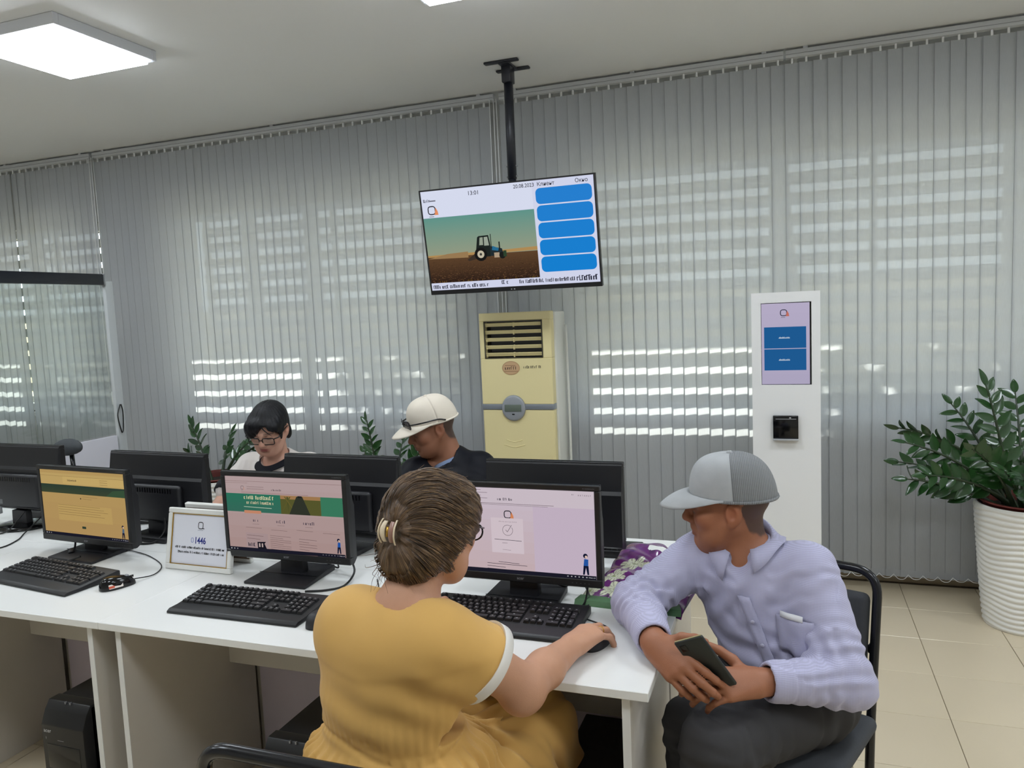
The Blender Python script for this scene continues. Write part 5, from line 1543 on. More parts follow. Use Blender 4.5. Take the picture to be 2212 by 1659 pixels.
    def pleats(X, Y, Z):
        th = np.arctan2(Y - 1.36, X + .795); s_ = np.clip((.735 - Z) / .035, 0, 1); g = np.clip((.74 - Z) / .16, 0, 1)
        near = np.clip((1.75 - Y) / .3, 0, 1)
        seam = .005 * np.exp(-((Z - .735 - .02 * np.sin(2 * th)) / .006) ** 2)
        below = -s_ * near * (.018 * np.sin(np.pi * np.clip(g * 1.6, 0, 1)) + (.004 + .006 * g) * np.sin(34 * th + 3 * nz(X, Y, Z)) + .003 * np.sin(61 * th + 2 * nf(X, Y, Z)))
        up = np.clip((Z - .735) / .02, 0, 1) * np.exp(-np.clip(Z - .735, 0, 1) / .05) * .0022 * np.sin(46 * th + 4 * nz(X, Y, Z))
        return seam + below + up
    D.warp(pleats)
    def drape(X, Y, Z):
        a = (X + .62) * .55 + (Z - .93) * .83 + .03 * nz(X, Y, Z)
        f1 = -.004 * np.sin(2 * np.pi * a / .075) * np.exp(-(((X + .65) / .07) ** 2 + ((Z - .83) / .09) ** 2))
        f2 = -.0035 * np.sin(2 * np.pi * (Z + .25 * (X + .8) + .03 * nz(X, Y, Z)) / .085) * np.exp(-(((X + .80) / .16) ** 2 + ((Z - .80) / .07) ** 2))
        f3 = -.0025 * nf(X, Y, Z)
        yoke = -.0022 * (1 / (1 + np.exp(-(Z - (.885 + .12 * np.abs(X + .80))) / .0025))) * (Y < 1.40)
        return (f1 + f2 + f3 + yoke) * (Z > .74)
    D.warp(drape)
    D.warp(lambda X, Y, Z: -.005 * np.sin((X + .65) * 70 + 12 * nz(X, Y, Z)) * (Z < .66) * np.clip((Y - 1.42) / .1, 0, 1) * np.clip((Z - .3) / .1, .3, 1), (-1.14, 1.4, .3), (-.42, 2.05, .68))
    V, Q = D.extract(2); wl(np_mesh('dress', V, Q, MY), root)
    # white sleeve trims and neckline binding
    WT = mat('white_trim', rgb(238, 234, 228), .7)
    for e_, d_, nm in ((eR, dR, 'R'), (eL, dL, 'L')):
        u = unit(np.cross(d_, (0, 0, 1))); v = np.cross(u, d_); rings = []
        for dd, rr_ in [(q[0], q[1] - (.005 if nm == 'R' else 0)) for q in ((-.014, .0905), (.007, .0915), (.0075, .0800), (-.010, .0800))]:
            rings.append([e_ + d_ * dd + rr_ * (math.cos(a) * u + math.sin(a) * v) for a in np.linspace(0, 2 * math.pi, 56, endpoint=False)])
        rings.append(rings[0]); loft('sleeve_trim', rings, WT, root)
    # ---- hair: streaks run around the clip
    HC = H(-.004, -.122, -.012)                         # where the clip grips
    hz = unit(H.o - HC); hx = unit(np.cross((0, 0, 1), hz)); hy = np.cross(hz, hx)
    HF = Frame((0, 0, 0), (0, 1)); HF.o = HC; HF.M = np.stack([hx, hy, hz], 1)
    A = Field(H.o - .19, H.o + .19, .0034)
    A.ell(H(0, -.016, .032), (.0835, .102, .093), H.M, .025)
    A.ell(H(0, -.052, -.024), (.077, .068, .084), H.M, .04)
    A.ell(H(.0, -.070, -.066), (.066, .046, .044), H.M, .03)
    for x in (-1, 1):
        A.ell(H(x * .062, .016, -.008), (.023, .050, .080), H.M, .025); A.ell(H(x * .050, .040, .035), (.034, .042, .052), H.M, .025)
    A.ell(H(0, .048, .088), (.060, .044, .030), H.M, .03)
    A.ell(H(0, .125, -.040), (.070, .085, .105), H.M, .012, 'cut')
    A.ell(H(.088, .045, -.072), (.050, .052, .050), H.M, .012, 'cut'); A.ell(H(-.088, .045, -.072), (.05, .052, .05), H.M, .012, 'cut')
    nh = wav(21, .03); SWIRL = 5.5
    def strands(X, Y, Z):
        lx = (X - HC[0]) * hx[0] + (Y - HC[1]) * hx[1] + (Z - HC[2]) * hx[2]; ly = (X - HC[0]) * hy[0] + (Y - HC[1]) * hy[1] + (Z - HC[2]) * hy[2]
        lz = (X - HC[0]) * hz[0] + (Y - HC[1]) * hz[1] + (Z - HC[2]) * hz[2]
        th = np.arctan2(lx, ly) + SWIRL * lz; r_ = np.sqrt(lx * lx + ly * ly); w = np.clip(r_ / .03, 0, 1)
        return w * (-.0022 * np.sin(9 * th + 3 * nh(X, Y, Z)) - .0013 * np.sin(23 * th + 2 * nh(Z, X, Y)) - .0008 * np.sin(47 * th)) + .010 * np.exp(-(r_ / .022) ** 2)
    A.warp(strands)
    V, Q = A.extract(1)
    M_HAIRB = hair_mat('brown_streaked_hair', rgb(40, 29, 21), rgb(92, 68, 46), rgb(168, 136, 98), swirl=SWIRL)
    hair = np_mesh('hair', (V - HC) @ HF.M, Q, M_HAIRB); hl(hair, HF, root)
    # loose strands lying on the hair and flying off its edge
    rd = np.random.default_rng(4); lst = []
    Vl = (V - HC) @ HF.M
    ths = np.arctan2(Vl[:, 0], Vl[:, 1]); zl = Vl[:, 2]; rad_ = np.hypot(Vl[:, 0], Vl[:, 1])
    for k in range(520):
        t0 = rd.uniform(-math.pi, math.pi); zm = rd.uniform(.07, .185); P = []
        for z0_ in np.linspace(.004, zm, 10):
            a = t0 - SWIRL * z0_; m_ = (np.abs(((ths - a + math.pi) % (2 * math.pi)) - math.pi) < .05) & (np.abs(zl - z0_) < .007)
            if m_.any(): rr_ = rad_[m_].max() + rd.uniform(-.0004, .0012); P.append((math.sin(a) * rr_, math.cos(a) * rr_, z0_))
        if len(P) < 5: continue
        if rd.random() < .10: P[-1] = tuple(np.array(P[-1]) * 1.04 + rd.normal(0, .006, 3))
        lst.append((P, [.0004, .0009, .0010, .0008, .0003]))
    o = tubes('hair_strands', lst, M_HAIRB, None, 4, 2); hl(o, HF, root); o['kind'] = 'stuff'
    wl_ = []
    for k in range(46):
        a0 = rd.uniform(0, 1); p = H(*( (-.07 + .10 * a0), -.085 + rd.uniform(-.01, .015), -.085 + rd.uniform(-.012, .03)))
        dv = H.d(rd.normal(-.3, .5), rd.normal(-.25, .2), rd.normal(-.55, .35)); dv = unit(dv) * rd.uniform(.02, .055)
        wl_.append(([p - dv * .4, p, p + dv * .55 + rd.normal(0, .004, 3), p + dv + rd.normal(0, .009, 3)], [.0008, .0007, .0005, .0002]))
    o = tubes('nape_wisps', wl_, M_HAIRB, None, 4, 4); wl(o, root); o['kind'] = 'stuff'
    # claw clip: two ribbed jaws with a spring between
    MC = mat('pearl_clip_plastic', rgb(226, 208, 178), .25); MC2 = mat('mauve_clip_plastic', rgb(158, 120, 106), .3)
    CB = HC - hz * .006
    for s_ in (-1, 1):
        rings = []
        for j, t in enumerate(np.linspace(-1, 1, 9)):
            up = hy * (.021 * t); w = .0085 * (1 - .25 * t * t)
            c_ = CB + up + s_ * hx * (.006 + .006 * (1 - t * t * .4)) - hz * (.008 * (1 - t * t) + .002)
            rings.append([c_ + hx * s_ * w * x_ + hz * (-.004 * (1 - x_ * x_) + (.0025 if q else 0)) for q, xs in ((0, np.linspace(-.8, .9, 6)), (1, np.linspace(.9, -.8, 6))) for x_ in xs])
        o = loft('clip_jaw', rings, MC if s_ > 0 else MC2, root)
        loft('clip_edge', [[c__ + (hx * s_ * .0075) + a_ * .0022 * hx + b_ * .0026 * hz for a_, b_ in ((1, 0), (0, 1), (-1, 0), (0, -1))] for c__ in [CB + hy * (.025 * t) + s_ * hx * (.008 + .006 * (1 - t * t * .4)) - hz * (.010 * (1 - t * t) + .002) for t in np.linspace(-1, 1, 9)]], MC, root)
    tube_ = tube('clip_spring', [CB - hy * .010 - hz * .006, CB + hy * .010 - hz * .006], .0042, M_GOLD, None, 10, sm=0); wl(tube_, root)
    V_, F_ = lathe_vf([(.0005, .0042), (.003, .003), (.0042, 0), (.003, -.003), (.0005, -.0042)], 14)
    e = mesh('earring', V_, F_, mat('pearl', rgb(238, 226, 196), .2), None, True); e.parent = root; e.location = Vector(H(.079, .0, -.044)) - root.location
    # eyeglass temple and rims, seen past the cheek
    g = tubes('eyeglasses', [([H(x * .083, -.005, .012), H(x * .080, .05, .012), H(x * .066, .100, .010)], .0022) for x in (-1, 1)] +
              [([H(x * (.036 + .028 * math.cos(a)), .106 - .006 * abs(math.cos(a)), .000 + .019 * math.sin(a)) for a in np.linspace(0, 6.28, 18)], .002) for x in (-1, 1)] + [([H(-.008, .112, .004), H(.008, .112, .004)], .002)], M_BLACKG, None, 6, 2); wl(g, root)
    # ring
    d_ = unit((.30, .95, .03)); n_ = vec(-.10, 0, 1); n_ = unit(n_ - d_ * n_.dot(d_)); t_ = -np.cross(d_, n_)
    fd_ = math.cos(.34) * (d_ * math.cos(-.053) + t_ * math.sin(-.053)) - math.sin(.34) * n_
    o = ring_tube('finger_ring', wrR + 1.05 * (.086 * d_ - .011 * t_ + .003 * n_) + fd_ * .022, t_, np.cross(fd_, t_), .0104, .0104, .0014, M_GOLD, None, 20, 6); wl(o, root)
woman_yellow()
# ---------------------------------------------------------------- seated man in the grey cap, at the desk corner
def man_grey_cap():
    root = person((-.04, 2.05, 0), 'man in a grey cap and lilac checked shirt, seated holding a phone')
    TONE = rgb(158, 102, 72)
    H = Frame((-.160, 2.078, 1.056), (-.994, -.11), -.07, .03)
    nb = vec(-.118, 2.085, .925)
    shR, elR, wrR = vec(-.240, 2.110, .905), vec(-.388, 1.962, .812), vec(-.306, 1.752, .796)
    shL, elL, wrL = vec(.040, 2.045, .905), vec(.112, 1.900, .690), vec(-.078, 1.786, .716)
    S = Field((-.52, 1.55, .42), (.26, 2.32, 1.22), .0036)
    head_field(S, H, False, 1.02, nb, .056, wide=1.0)
    S.cone(shL, shR, .05, .05, .04); S.ell((-.085, 2.085, .80), (.13, .09, .14), None, .05); S.ell((-.03, 2.08, .64), (.12, .10, .12), None, .05); S.ell((-.03, 2.08, .54), (.14, .12, .09), None, .05)
    S.cone(shR, elR, .046, .040, .03); S.cone(elR, wrR, .040, .028, .02); S.cone(shL, elL, .046, .040, .03); S.cone(elL, wrL, .040, .028, .02)
    hand_field(S, wrR, (.72, -.62, -.30), (-.30, -.72, .62), -1, [(.42, .55, .45), (.40, .60, .45), (.45, .65, .45), (.5, .65, .45)], [(.55, .72, .28), (.80, .55, .10), (.92, .35, .05)], 1.04, .08, wr=.030)
    hand_field(S, wrL, (-.80, -.52, .10), (.10, -.62, .76), 1, [(.32, .50, .40), (.36, .60, .45), (.42, .70, .5), (.5, .75, .5)], [(.45, .80, .10), (.70, .65, .05), (.85, .45, .1)], 1.04, .08, wr=.030)
    V, Q = S.extract(2)
    col = face_paint(V, H, TONE, 1.02, hair=((.035, .030, .028), .055, .022), lip=rgb(128, 74, 60), stub=.12)
    # knuckles and finger ends a little lighter and pinker
    wl(np_mesh('body', V, Q, M_SKIN, None, col), root)
    # ---- shirt
    MS = fabric('lilac_checked_cotton', rgb(188, 186, 214), 95, .18, check=.80, rough=.8, var=.03)
    D = Field((-.54, 1.66, .58), (.28, 2.34, 1.02), .0040)
    D.cone(shR + vec(.03, 0, -.004), shL + vec(-.03, 0, -.004), .060, .060, .05)
    D.cone(nb + vec(0, .004, .0), nb + vec(.01, .0, -.06), .066, .095, .04)
    Mt = Frame((0, 0, 0), (-.25, -.97)).M
    D.ell((-.090, 2.085, .835), (.165, .112, .125), Mt, .05); D.ell((-.055, 2.075, .745), (.158, .120, .115), Mt, .05); D.ell((-.030, 2.07, .668), (.155, .125, .075), Mt, .04)
    D.cone(shR, elR, .066, .062, .04); D.cone(elR, elR + (wrR - elR) * .80, .061, .046, .02); D.cone(shL, elL, .070, .066, .04); D.cone(elL, elL + (wrL - elL) * .80, .063, .048, .02)
    D.ell(elR + vec(-.006, .006, -.012), (.056, .054, .046), None, .03); D.ell(elL + vec(.016, .010, -.022), (.056, .056, .048), None, .03)
    for e_, w_, bx in ((elR, wrR, .09), (elL, wrL, .09)):
        d_ = unit(w_ - e_); p = e_ + (w_ - e_) * .90; D.cone(e_ + (w_ - e_) * .70, p, .043, .041, .006)
        D.plane_cut(p, d_, .002, (p - bx, p + bx)); D.cone(p - d_ * .02, p + d_ * .03, .034, .038, .003, 'cut')
        # seam where the cuff starts
        q = e_ + (w_ - e_) * .66
        D.warp(lambda X, Y, Z, q=q, d_=d_: .003 * np.exp(-(((X - q[0]) * d_[0] + (Y - q[1]) * d_[1] + (Z - q[2]) * d_[2]) / .004) ** 2), q - .07, q + .07)
    D.plane_cut((0, 0, .635), (0, 0, -1), .006, ((-.2, 1.85, .5), (.16, 2.34, .70)))
    D.ell(nb + vec(-.006, -.012, .050), (.064, .066, .070), None, .004, 'cut')
    # open collar notch at the front
    D.cone((-.135, 1.985, .935), (-.128, 1.955, .872), .040, .008, .006, 'cut')
    for a, b, r_, c_, am, pi_, sg, sd in ((shR, elR, .07, .85, .006, .034, .07, 31), (elR, wrR, .06, .22, .006, .030, .07, 32), (shL, elL, .07, .85, .006, .040, .08, 33), (elL, wrL, .065, .25, .006, .036, .07, 34), (shL, elL, .07, .15, .004, .045, .06, 35), (shR, elR, .07, .15, .004, .04, .05, 36)):
        limb_folds(D, a, b, r_, c_, am, pi_, sg, sd)
    nz = wav(41, .10)
    D.warp(lambda X, Y, Z: -.005 * np.sin(2 * np.pi * (Z * .9 + .55 * (X + .05) + .035 * nz(X, Y, Z)) / .062) * np.exp(-(((Z - .715) / .055) ** 2)) * (X > -.22) * (X < .12), (-.24, 1.9, .62), (.14, 2.24, .84))
    D.warp(lambda X, Y, Z: -.004 * np.sin(2 * np.pi * (X * .8 - .5 * Z + .03 * nz(X, Y, Z)) / .07) * np.exp(-(((Z - .84) / .08) ** 2)), (-.24, 1.9, .70), (.10, 2.24, .96))
    V, Q = D.extract(2); sh = wl(np_mesh('shirt', V, Q, MS), root)
    # front placket, chest pocket with a slip of paper, collar leaves
    def front(x, z):
        m = (np.abs(V[:, 0] - x) < .014) & (np.abs(V[:, 2] - z) < .014) & (V[:, 1] > 1.918); return vec(x, V[m, 1].min() if m.any() else 1.96, z)
    def patch(name, grid, m, th=.0022, lift=.0015):
        n, mm = len(grid), len(grid[0]); P = [front(*q) + vec(-.2, -.95, .2) * lift for row in grid for q in row]
        F = [(j * mm + i, j * mm + i + 1, (j + 1) * mm + i + 1, (j + 1) * mm + i) for j in range(n - 1) for i in range(mm - 1)]
        o = mesh(name, P, F, m, None, True); wl(o, root); sd = o.modifiers.new('cloth', 'SOLIDIFY'); sd.thickness = th; sd.offset = 1; return o
    patch('placket', [[(-.118 + .075 * t + s_, .850 - t * .19) for s_ in np.linspace(-.015, .015, 4)] for t in np.linspace(0, 1, 16)], MS)
    patch('chest_pocket', [[(-.040 + u * .088 + .010 * v, .815 - v * .085 - .012 * (1 - abs(2 * u - 1)) * v) for u in np.linspace(0, 1, 8)] for v in np.linspace(0, 1, 8)], MS)
    patch('paper_slip', [[(-.030 + u * .052, .826 - v * .014) for u in np.linspace(0, 1, 4)] for v in np.linspace(0, 1, 3)], mat('paper_white', rgb(236, 236, 240), .7), lift=.004)
    rd = np.random.default_rng(2)
    for k, (x, z) in enumerate(((-.095, .79), (-.072, .735), (-.052, .69))):
        V_, F_ = lathe_vf([(.0005, .0012), (.004, .001), (.005, 0), (.0045, -.001)], 12); o = mesh('shirt_button', [(p[0], -p[2], p[1]) for p in V_], F_, mat('button_pearl', rgb(196, 194, 214), .3), None, True); o.parent = root; o.location = Vector(front(x, z) + vec(-.001, -.0055, .001)) - root.location
    # collar: a standing band that folds over into two points
    def collar(side):
        rows = []
        for t in np.linspace(0, 1, 18):
            a = math.radians(80 - side * (0 + 158 * t))
            # a runs from the back of the neck round to the open front
            bx, by = nb[0] + .002, nb[1] - .008
            r_ = .064 + .003 * math.sin(math.pi * t)
            zt = 1.018 - .085 * t ** 1.25
            top = vec(bx + r_ * math.cos(a), by + r_ * 1.04 * math.sin(a), zt)
            out = vec(math.cos(a), math.sin(a), 0); drop = .040 + .050 * t ** 2
            rows.append([top - out * .004 - vec(0, 0, .034), top - out * .001, top + out * .005 - vec(0, 0, .003), top + out * (.017 + .006 * t) - vec(0, 0, drop * .5), top + out * (.028 + .012 * t) - vec(0, 0, drop)])
        for row in rows:
            for q in (2, 3, 4):
                p = row[q]; m = (np.abs(V[:, 0] - p[0]) < .008) & (np.abs(V[:, 1] - p[1]) < .008)
                if m.any(): p[2] = max(p[2], V[m, 2].max() + .005)
                m = (np.abs(V[:, 0] - p[0]) < .008) & (np.abs(V[:, 2] - p[2]) < .008) & (V[:, 1] > 1.9)
                if m.any() and p[1] < nb[1] - .02: p[1] = min(p[1], V[m, 1].min() - .004)
        o = loft('collar', rows, MS, root, closed=False); sd = o.modifiers.new('cloth', 'SOLIDIFY'); sd.thickness = .0022
    collar(1); collar(-1)
    # ---- trousers and belt
    MT = fabric('charcoal_wool', rgb(66, 65, 66), 300, .15, rough=.9)
    T = Field((-.42, 1.56, .06), (.26, 2.32, .72), .0052)
    knL, knR = vec(-.168, 1.722, .582), vec(-.232, 1.845, .555)
    hpL, hpR = vec(.055, 2.040, .555), vec(-.085, 2.095, .555)
    T.ell((-.015, 2.085, .575), (.172, .145, .105), Mt, .03); T.ell((-.028, 2.075, .63), (.158, .128, .05), Mt, .03)
    T.cone(hpL, knL, .098, .078, .05); T.cone(hpR, knR, .094, .070, .05)
    T.cone(knL, vec(-.205, 1.640, .12), .078, .062, .03); T.cone(knR, vec(-.235, 1.79, .12), .070, .060, .03)
    T.plane_cut((0, 0, .645), (0, 0, 1), .004); T.plane_cut((0, 0, .10), (0, 0, -1), .003)
    for a, b, r_, c_, am, pi_, sg, sd in ((hpL, knL, .10, .12, .008, .055, .07, 51), (hpL, knL, .10, .98, .005, .05, .05, 52), (knL, vec(-.205, 1.64, .12), .08, .12, .006, .045, .07, 53), (hpR, knR, .1, .9, .005, .05, .06, 54)):
        limb_folds(T, a, b, r_, c_, am, pi_, sg, sd)
    nt_ = wav(61, .09); T.warp(lambda X, Y, Z: -.004 * nt_(X, Y, Z))
    V2, Q2 = T.extract(2); wl(np_mesh('trousers', V2, Q2, MT), root)
    P = [vec(-.030, 2.072, .648) + Mt @ vec(.158 * math.cos(a), .129 * math.sin(a), 0) for a in np.linspace(0, 2 * math.pi, 60, endpoint=False)]
    rings = [[p + vec(0, 0, dz) + unit(p - vec(-.03, 2.072, .648)) * dr for p in P] for dz, dr in ((-.016, .0), (-.016, .004), (.016, .004), (.016, 0), (-.016, .0))]
    loft('belt', rings, mat('black_leather', rgb(22, 20, 20), .4), root)
    for s_, k_ in ((1, vec(-.205, 1.640, 0)), (-1, vec(-.235, 1.79, 0))):
        o = tube('shoe', [k_ + vec(.02, .06, .05), k_ + vec(0, .0, .05), k_ + vec(-.05, -.10, .036), k_ + vec(-.08, -.16, .026)], [.036, .046, .044, .028], mat('black_leather', rgb(22, 20, 20), .4), None, 16, flat=.85); wl(o, root)
    # ---- cap: solid front, see-through mesh back
    MCF = mat('grey_cap_cloth', rgb(172, 174, 176), .8, var=.10, vscale=30, bump=.1, bscale=500)
    MCB = mat('grey_cap_mesh', rgb(142, 144, 146), .85)
    nt = MCB.node_tree; p = nt.nodes['Principled BSDF']; tc = nt.nodes.new('ShaderNodeTexCoord'); w = nt.nodes.new('ShaderNodeTexWave'); w.bands_direction = 'Y'; w.inputs['Scale'].default_value = 70
    nt.links.new(tc.outputs['Object'], w.inputs['Vector']); b = nt.nodes.new('ShaderNodeBump'); b.inputs['Strength'].default_value = .6; b.inputs['Distance'].default_value = .003; nt.links.new(w.outputs['Fac'], b.inputs['Height']); nt.links.new(b.outputs[0], p.inputs['Normal'])
    mr = nt.nodes.new('ShaderNodeMapRange'); mr.inputs['To Min'].default_value = .7; mr.inputs['To Max'].default_value = 1.1; nt.links.new(w.outputs['Fac'], mr.inputs['Value'])
    vm = nt.nodes.new('ShaderNodeVectorMath'); vm.operation = 'SCALE'; vm.inputs[0].default_value = rgb(142, 144, 146)[:3]; nt.links.new(mr.outputs[0], vm.inputs['Scale']); nt.links.new(vm.outputs[0], p.inputs['Base Color'])
    cap(H, root, MCF, MCB, MCF, 1.07, tall=.096, z0=.037, brim_len=.074, droop=.030)
man_grey_cap()
# the phone in his hands
PF = Frame((0, 0, 0), (0, 1))
_l = unit((.46, .30, -.82)); _n = np.array((-.30, -.86, .22)); _n = unit(_n - _l * _n.dot(_l)); _w = np.cross(_l, _n)
_c = vec(-.216, 1.690, .836) + _l * .062
pr = empty('smartphone', _c, 0, 'black smartphone held in both hands by the seated man', 'phone')
pr.rotation_euler = Matrix(((_w[0], _n[0], -_l[0]), (_w[1], _n[1], -_l[1]), (_w[2], _n[2], -_l[2]))).to_euler()
bm = bmesh.new(); bm_box(bm, (-.0365, -.0045, -.076), (.0365, .0045, .076), .004, 3); bm_obj('phone_case', bm, mat('phone_case_green_black', rgb(34, 40, 38), .45), pr, .6)
boxes('metal_edge', [((-.034, -.0030, .0755), (.034, .0005, .0768))], mat('gold_edge', rgb(206, 196, 150), .25, metal=.7), pr)
boxes('screen_glass', [((-.034, -.0052, -.072), (.034, -.0044, .072))], M_BLACKG, pr)
box('camera_bump', (.012, .0042, .048), (.028, .0058, .066), M_BLACKG, pr, .003)

# ---------------------------------------------------------------- clerk with glasses behind the far desks
def woman_glasses():
    root = person((-2.29, 3.05, 0), 'woman in glasses and a white top with a black collar, looking down')
    TONE = rgb(206, 158, 136)
    H = Frame((-2.272, 2.925, 1.104), (.22, -.975), -.42, .05)
    nb = vec(-2.285, 2.985, .955)
    shA, shB = vec(-2.445, 2.985, .905), vec(-2.125, 3.02, .905)      # picture side left / right
    S = Field((-2.62, 2.62, .42), (-1.94, 3.22, 1.26), .0046)
    head_field(S, H, True, .98, nb, .047, wide=1.02)
    S.cone(shA, shB, .05, .05, .04); S.ell((-2.285, 3.01, .80), (.13, .085, .15), None, .05); S.ell((-2.285, 3.04, .60), (.14, .11, .16), None, .05)
    for sh, el, wr in ((shA, vec(-2.50, 2.84, .76), vec(-2.41, 2.70, .785)), (shB, vec(-2.06, 2.86, .77), vec(-2.14, 2.70, .785))):
        S.cone(sh, el, .042, .036, .03); S.cone(el, wr, .036, .025, .02)
        hand_field(S, wr, (0.2 if sh is shA else -.2, -.95, 0), (0, 0, 1), -1 if sh is shA else 1, [(.3, .4, .3)] * 4, [(.7, .6, -.2), (.9, .3, -.1), (1, .1, -.1)], .92, .1, wr=.024)
    for s_ in (-1, 1): S.cone((-2.285 + s_ * .08, 3.02, .52), (-2.285 + s_ * .09, 2.70, .52), .075, .055, .03); S.cone((-2.285 + s_ * .09, 2.70, .52), (-2.285 + s_ * .09, 2.70, .42), .05, .05, .02)
    V, Q = S.extract(2); col = face_paint(V, H, TONE, .98, lip=rgb(158, 84, 78)); wl(np_mesh('body', V, Q, M_SKIN, None, col), root)
    MW = fabric('white_pleated_blouse', rgb(226, 218, 212), 30, .05, rough=.8)
    D = Field((-2.64, 2.74, .50), (-1.92, 3.26, 1.02), .0052)
    D.cone(shA + vec(.03, 0, 0), shB + vec(-.03, 0, 0), .062, .062, .05); D.cone(nb + vec(0, .0, -.02), nb + vec(0, 0, -.08), .075, .11, .05)
    D.ell((-2.285, 3.005, .82), (.165, .110, .15), None, .05); D.ell((-2.285, 3.03, .64), (.165, .13, .16), None, .05)
    D.cone(shA, vec(-2.485, 2.885, .81), .064, .070, .04); D.cone(shB, vec(-2.08, 2.905, .81), .064, .070, .04)
    D.ell(nb + vec(.004, -.030, .018), (.070, .076, .066), None, .004, 'cut')
    D.warp(lambda X, Y, Z: .0030 * np.abs(np.sin((X + 2.285) * 115 + .6 * np.sin(Z * 14))) * (Y < 3.0) * (Z < .945), (-2.62, 2.76, .55), (-1.95, 3.02, .97))
    D.plane_cut((0, 0, .56), (0, 0, -1), .003)
    V2, Q2 = D.extract(2); wl(np_mesh('blouse', V2, Q2, MW), root)
    rings = []
    for dr, dz in ((.066, .006), (.072, .009), (.092, -.010), (.095, -.016), (.066, .0)):
        rings.append([nb + vec(.003 + dr * 1.0 * math.cos(a), -.016 + dr * 1.08 * math.sin(a), dz + .016 - .030 * (1 - math.sin(a)) * .5 - .018 * max(0, -math.sin(a)) ** 2) for a in np.linspace(0, 2 * math.pi, 48, endpoint=False)])
    loft('black_neckband', rings, fabric('black_rib', rgb(24, 24, 30), 200, .1), root)
    for c_ in (vec(-2.485, 2.885, .81), vec(-2.08, 2.905, .81)):
        o = tube('black_cuff', [c_ + vec(0, .012, .012), c_ + vec(0, -.016, -.016)], .073, mat('black_rib2', rgb(24, 24, 30), .85), None, 24, sm=0); wl(o, root)
    o = None
    MT = fabric('dark_skirt', rgb(40, 40, 46), 300, .1)
    T = Field((-2.55, 2.58, .30), (-2.02, 3.28, .64), .009); T.ell((-2.285, 3.04, .53), (.185, .155, .11), None, .03)
    for s_ in (-1, 1): T.cone((-2.285 + s_ * .08, 3.0, .52), (-2.285 + s_ * .085, 2.70, .52), .095, .085, .05)
    V3, Q3 = T.extract(1); wl(np_mesh('skirt', V3, Q3, MT), root)
    for s_ in (-1, 1):
        o = tube('shin', [(-2.285 + s_ * .09, 2.70, .46), (-2.285 + s_ * .09, 2.72, .30), (-2.285 + s_ * .09, 2.75, .04)], [.05, .05, .034], mat('skin_legs', TONE, .5), None, 14); wl(o, root)
        o = tube('shoe', [(-2.285 + s_ * .09, 2.80, .036), (-2.285 + s_ * .09, 2.70, .034), (-2.285 + s_ * .09, 2.60, .022)], [.032, .038, .022], M_BLACKM, None, 14, flat=.8); wl(o, root)
    # hair: centre parting, long fringe swept to the picture's left, low tail
    MH = hair_mat('black_hair', rgb(8, 8, 11), rgb(15, 15, 19), rgb(34, 35, 40), .45, .28)
    A = Field(H.o - .18, H.o + .18, .0042)
    A.ell(H(0, -.016, .036), (.083, .103, .089), H.M, .03); A.ell(H(0, -.045, -.012), (.070, .064, .060), H.M, .03)
    for x in (-1, 1): A.ell(H(x * .064, .030, .022), (.020, .048, .058), H.M, .02)
    A.ell(H(-.025 + .05, .075, .055), (.050, .030, .034), H.M, .02); A.ell(H(.050, .066, .030), (.030, .030, .040), H.M, .02); A.ell(H(-.045, .066, .048), (.034, .032, .032), H.M, .02)
    A.ell(H(0.0, .112, -.075), (.064, .095, .085), H.M, .008, 'cut'); A.ell(H(-.018, .104, .015), (.030, .045, .050), H.M, .008, 'cut'); A.ell(H(-.050, .090, -.02), (.034, .05, .06), H.M, .008, 'cut')
    A.ell(H(-.088, .012, -.030), (.026, .034, .050), H.M, .008, 'cut'); A.ell(H(.088, .018, -.058), (.020, .034, .040), H.M, .008, 'cut')
    A.ell(H(-.048, -.075, -.060), (.020, .024, .042), H.M, .02)
    nh = wav(71, .03); C0 = H(0, -.02, .13)
    A.warp(lambda X, Y, Z: -.0012 * np.sin(26 * np.arctan2(X - C0[0], Y - C0[1]) + 2 * nh(X, Y, Z)) + .003 * np.exp(-((X - C0[0] + .006) / .005) ** 2) * (Z > C0[2] - .06))
    V4, Q4 = A.extract(1); HT = Frame((0, 0, 0), (0, 1)); HT.o = C0; HT.M = H.M
    hl(np_mesh('hair', (V4 - C0) @ H.M, Q4, MH), HT, root)
    # fringe strands falling over the glasses
    lst = [([H(.02 + .012 * k, .085, .070 - .004 * k), H(.030 + .010 * k, .098 - .004 * k, .045 - .003 * k), H(.034 + .009 * k, .094 - .006 * k, .012 - .003 * k)], [.0035, .003, .0006]) for k in range(5)] + [([H(-.004, .088, .068), H(-.026, .096, .045), H(-.048, .084, .010)], [.003, .0025, .0005])]
    o = tubes('fringe_strands', lst, MH, None, 5, 4); wl(o, root); o['kind'] = 'stuff'
    # glasses
    MG = M_BLACKG; lst = []
    for x in (-1, 1):
        pts = rrect(.052, .034, .009, 4, x * .0335, -.006); pts.append(pts[0])
        lst.append(([H(p[0], .106 - .35 * abs(p[0]) ** 1.0 * .35, p[1]) for p in pts], .0022))
        lst.append(([H(x * .060, .098, .006), H(x * .078, .085, .008), H(x * .084, .0, .010), H(x * .084, -.02, .004)], .0028))
    lst.append(([H(-.009, .105, .0), H(0, .110, .003), H(.009, .105, .0)], .0020))
    o = tubes('eyeglasses', lst, MG, None, 6, 1); wl(o, root)
    ml = glass_mat(); ml.name = 'lens_glass'
    for x in (-1, 1):
        P = [H(p[0], .1055 - .1225 * abs(p[0]), p[1]) for p in rrect(.051, .033, .008, 4, x * .0335, -.006)]; o = mesh('lens', P, [tuple(range(len(P)))], ml); wl(o, root)
woman_glasses()

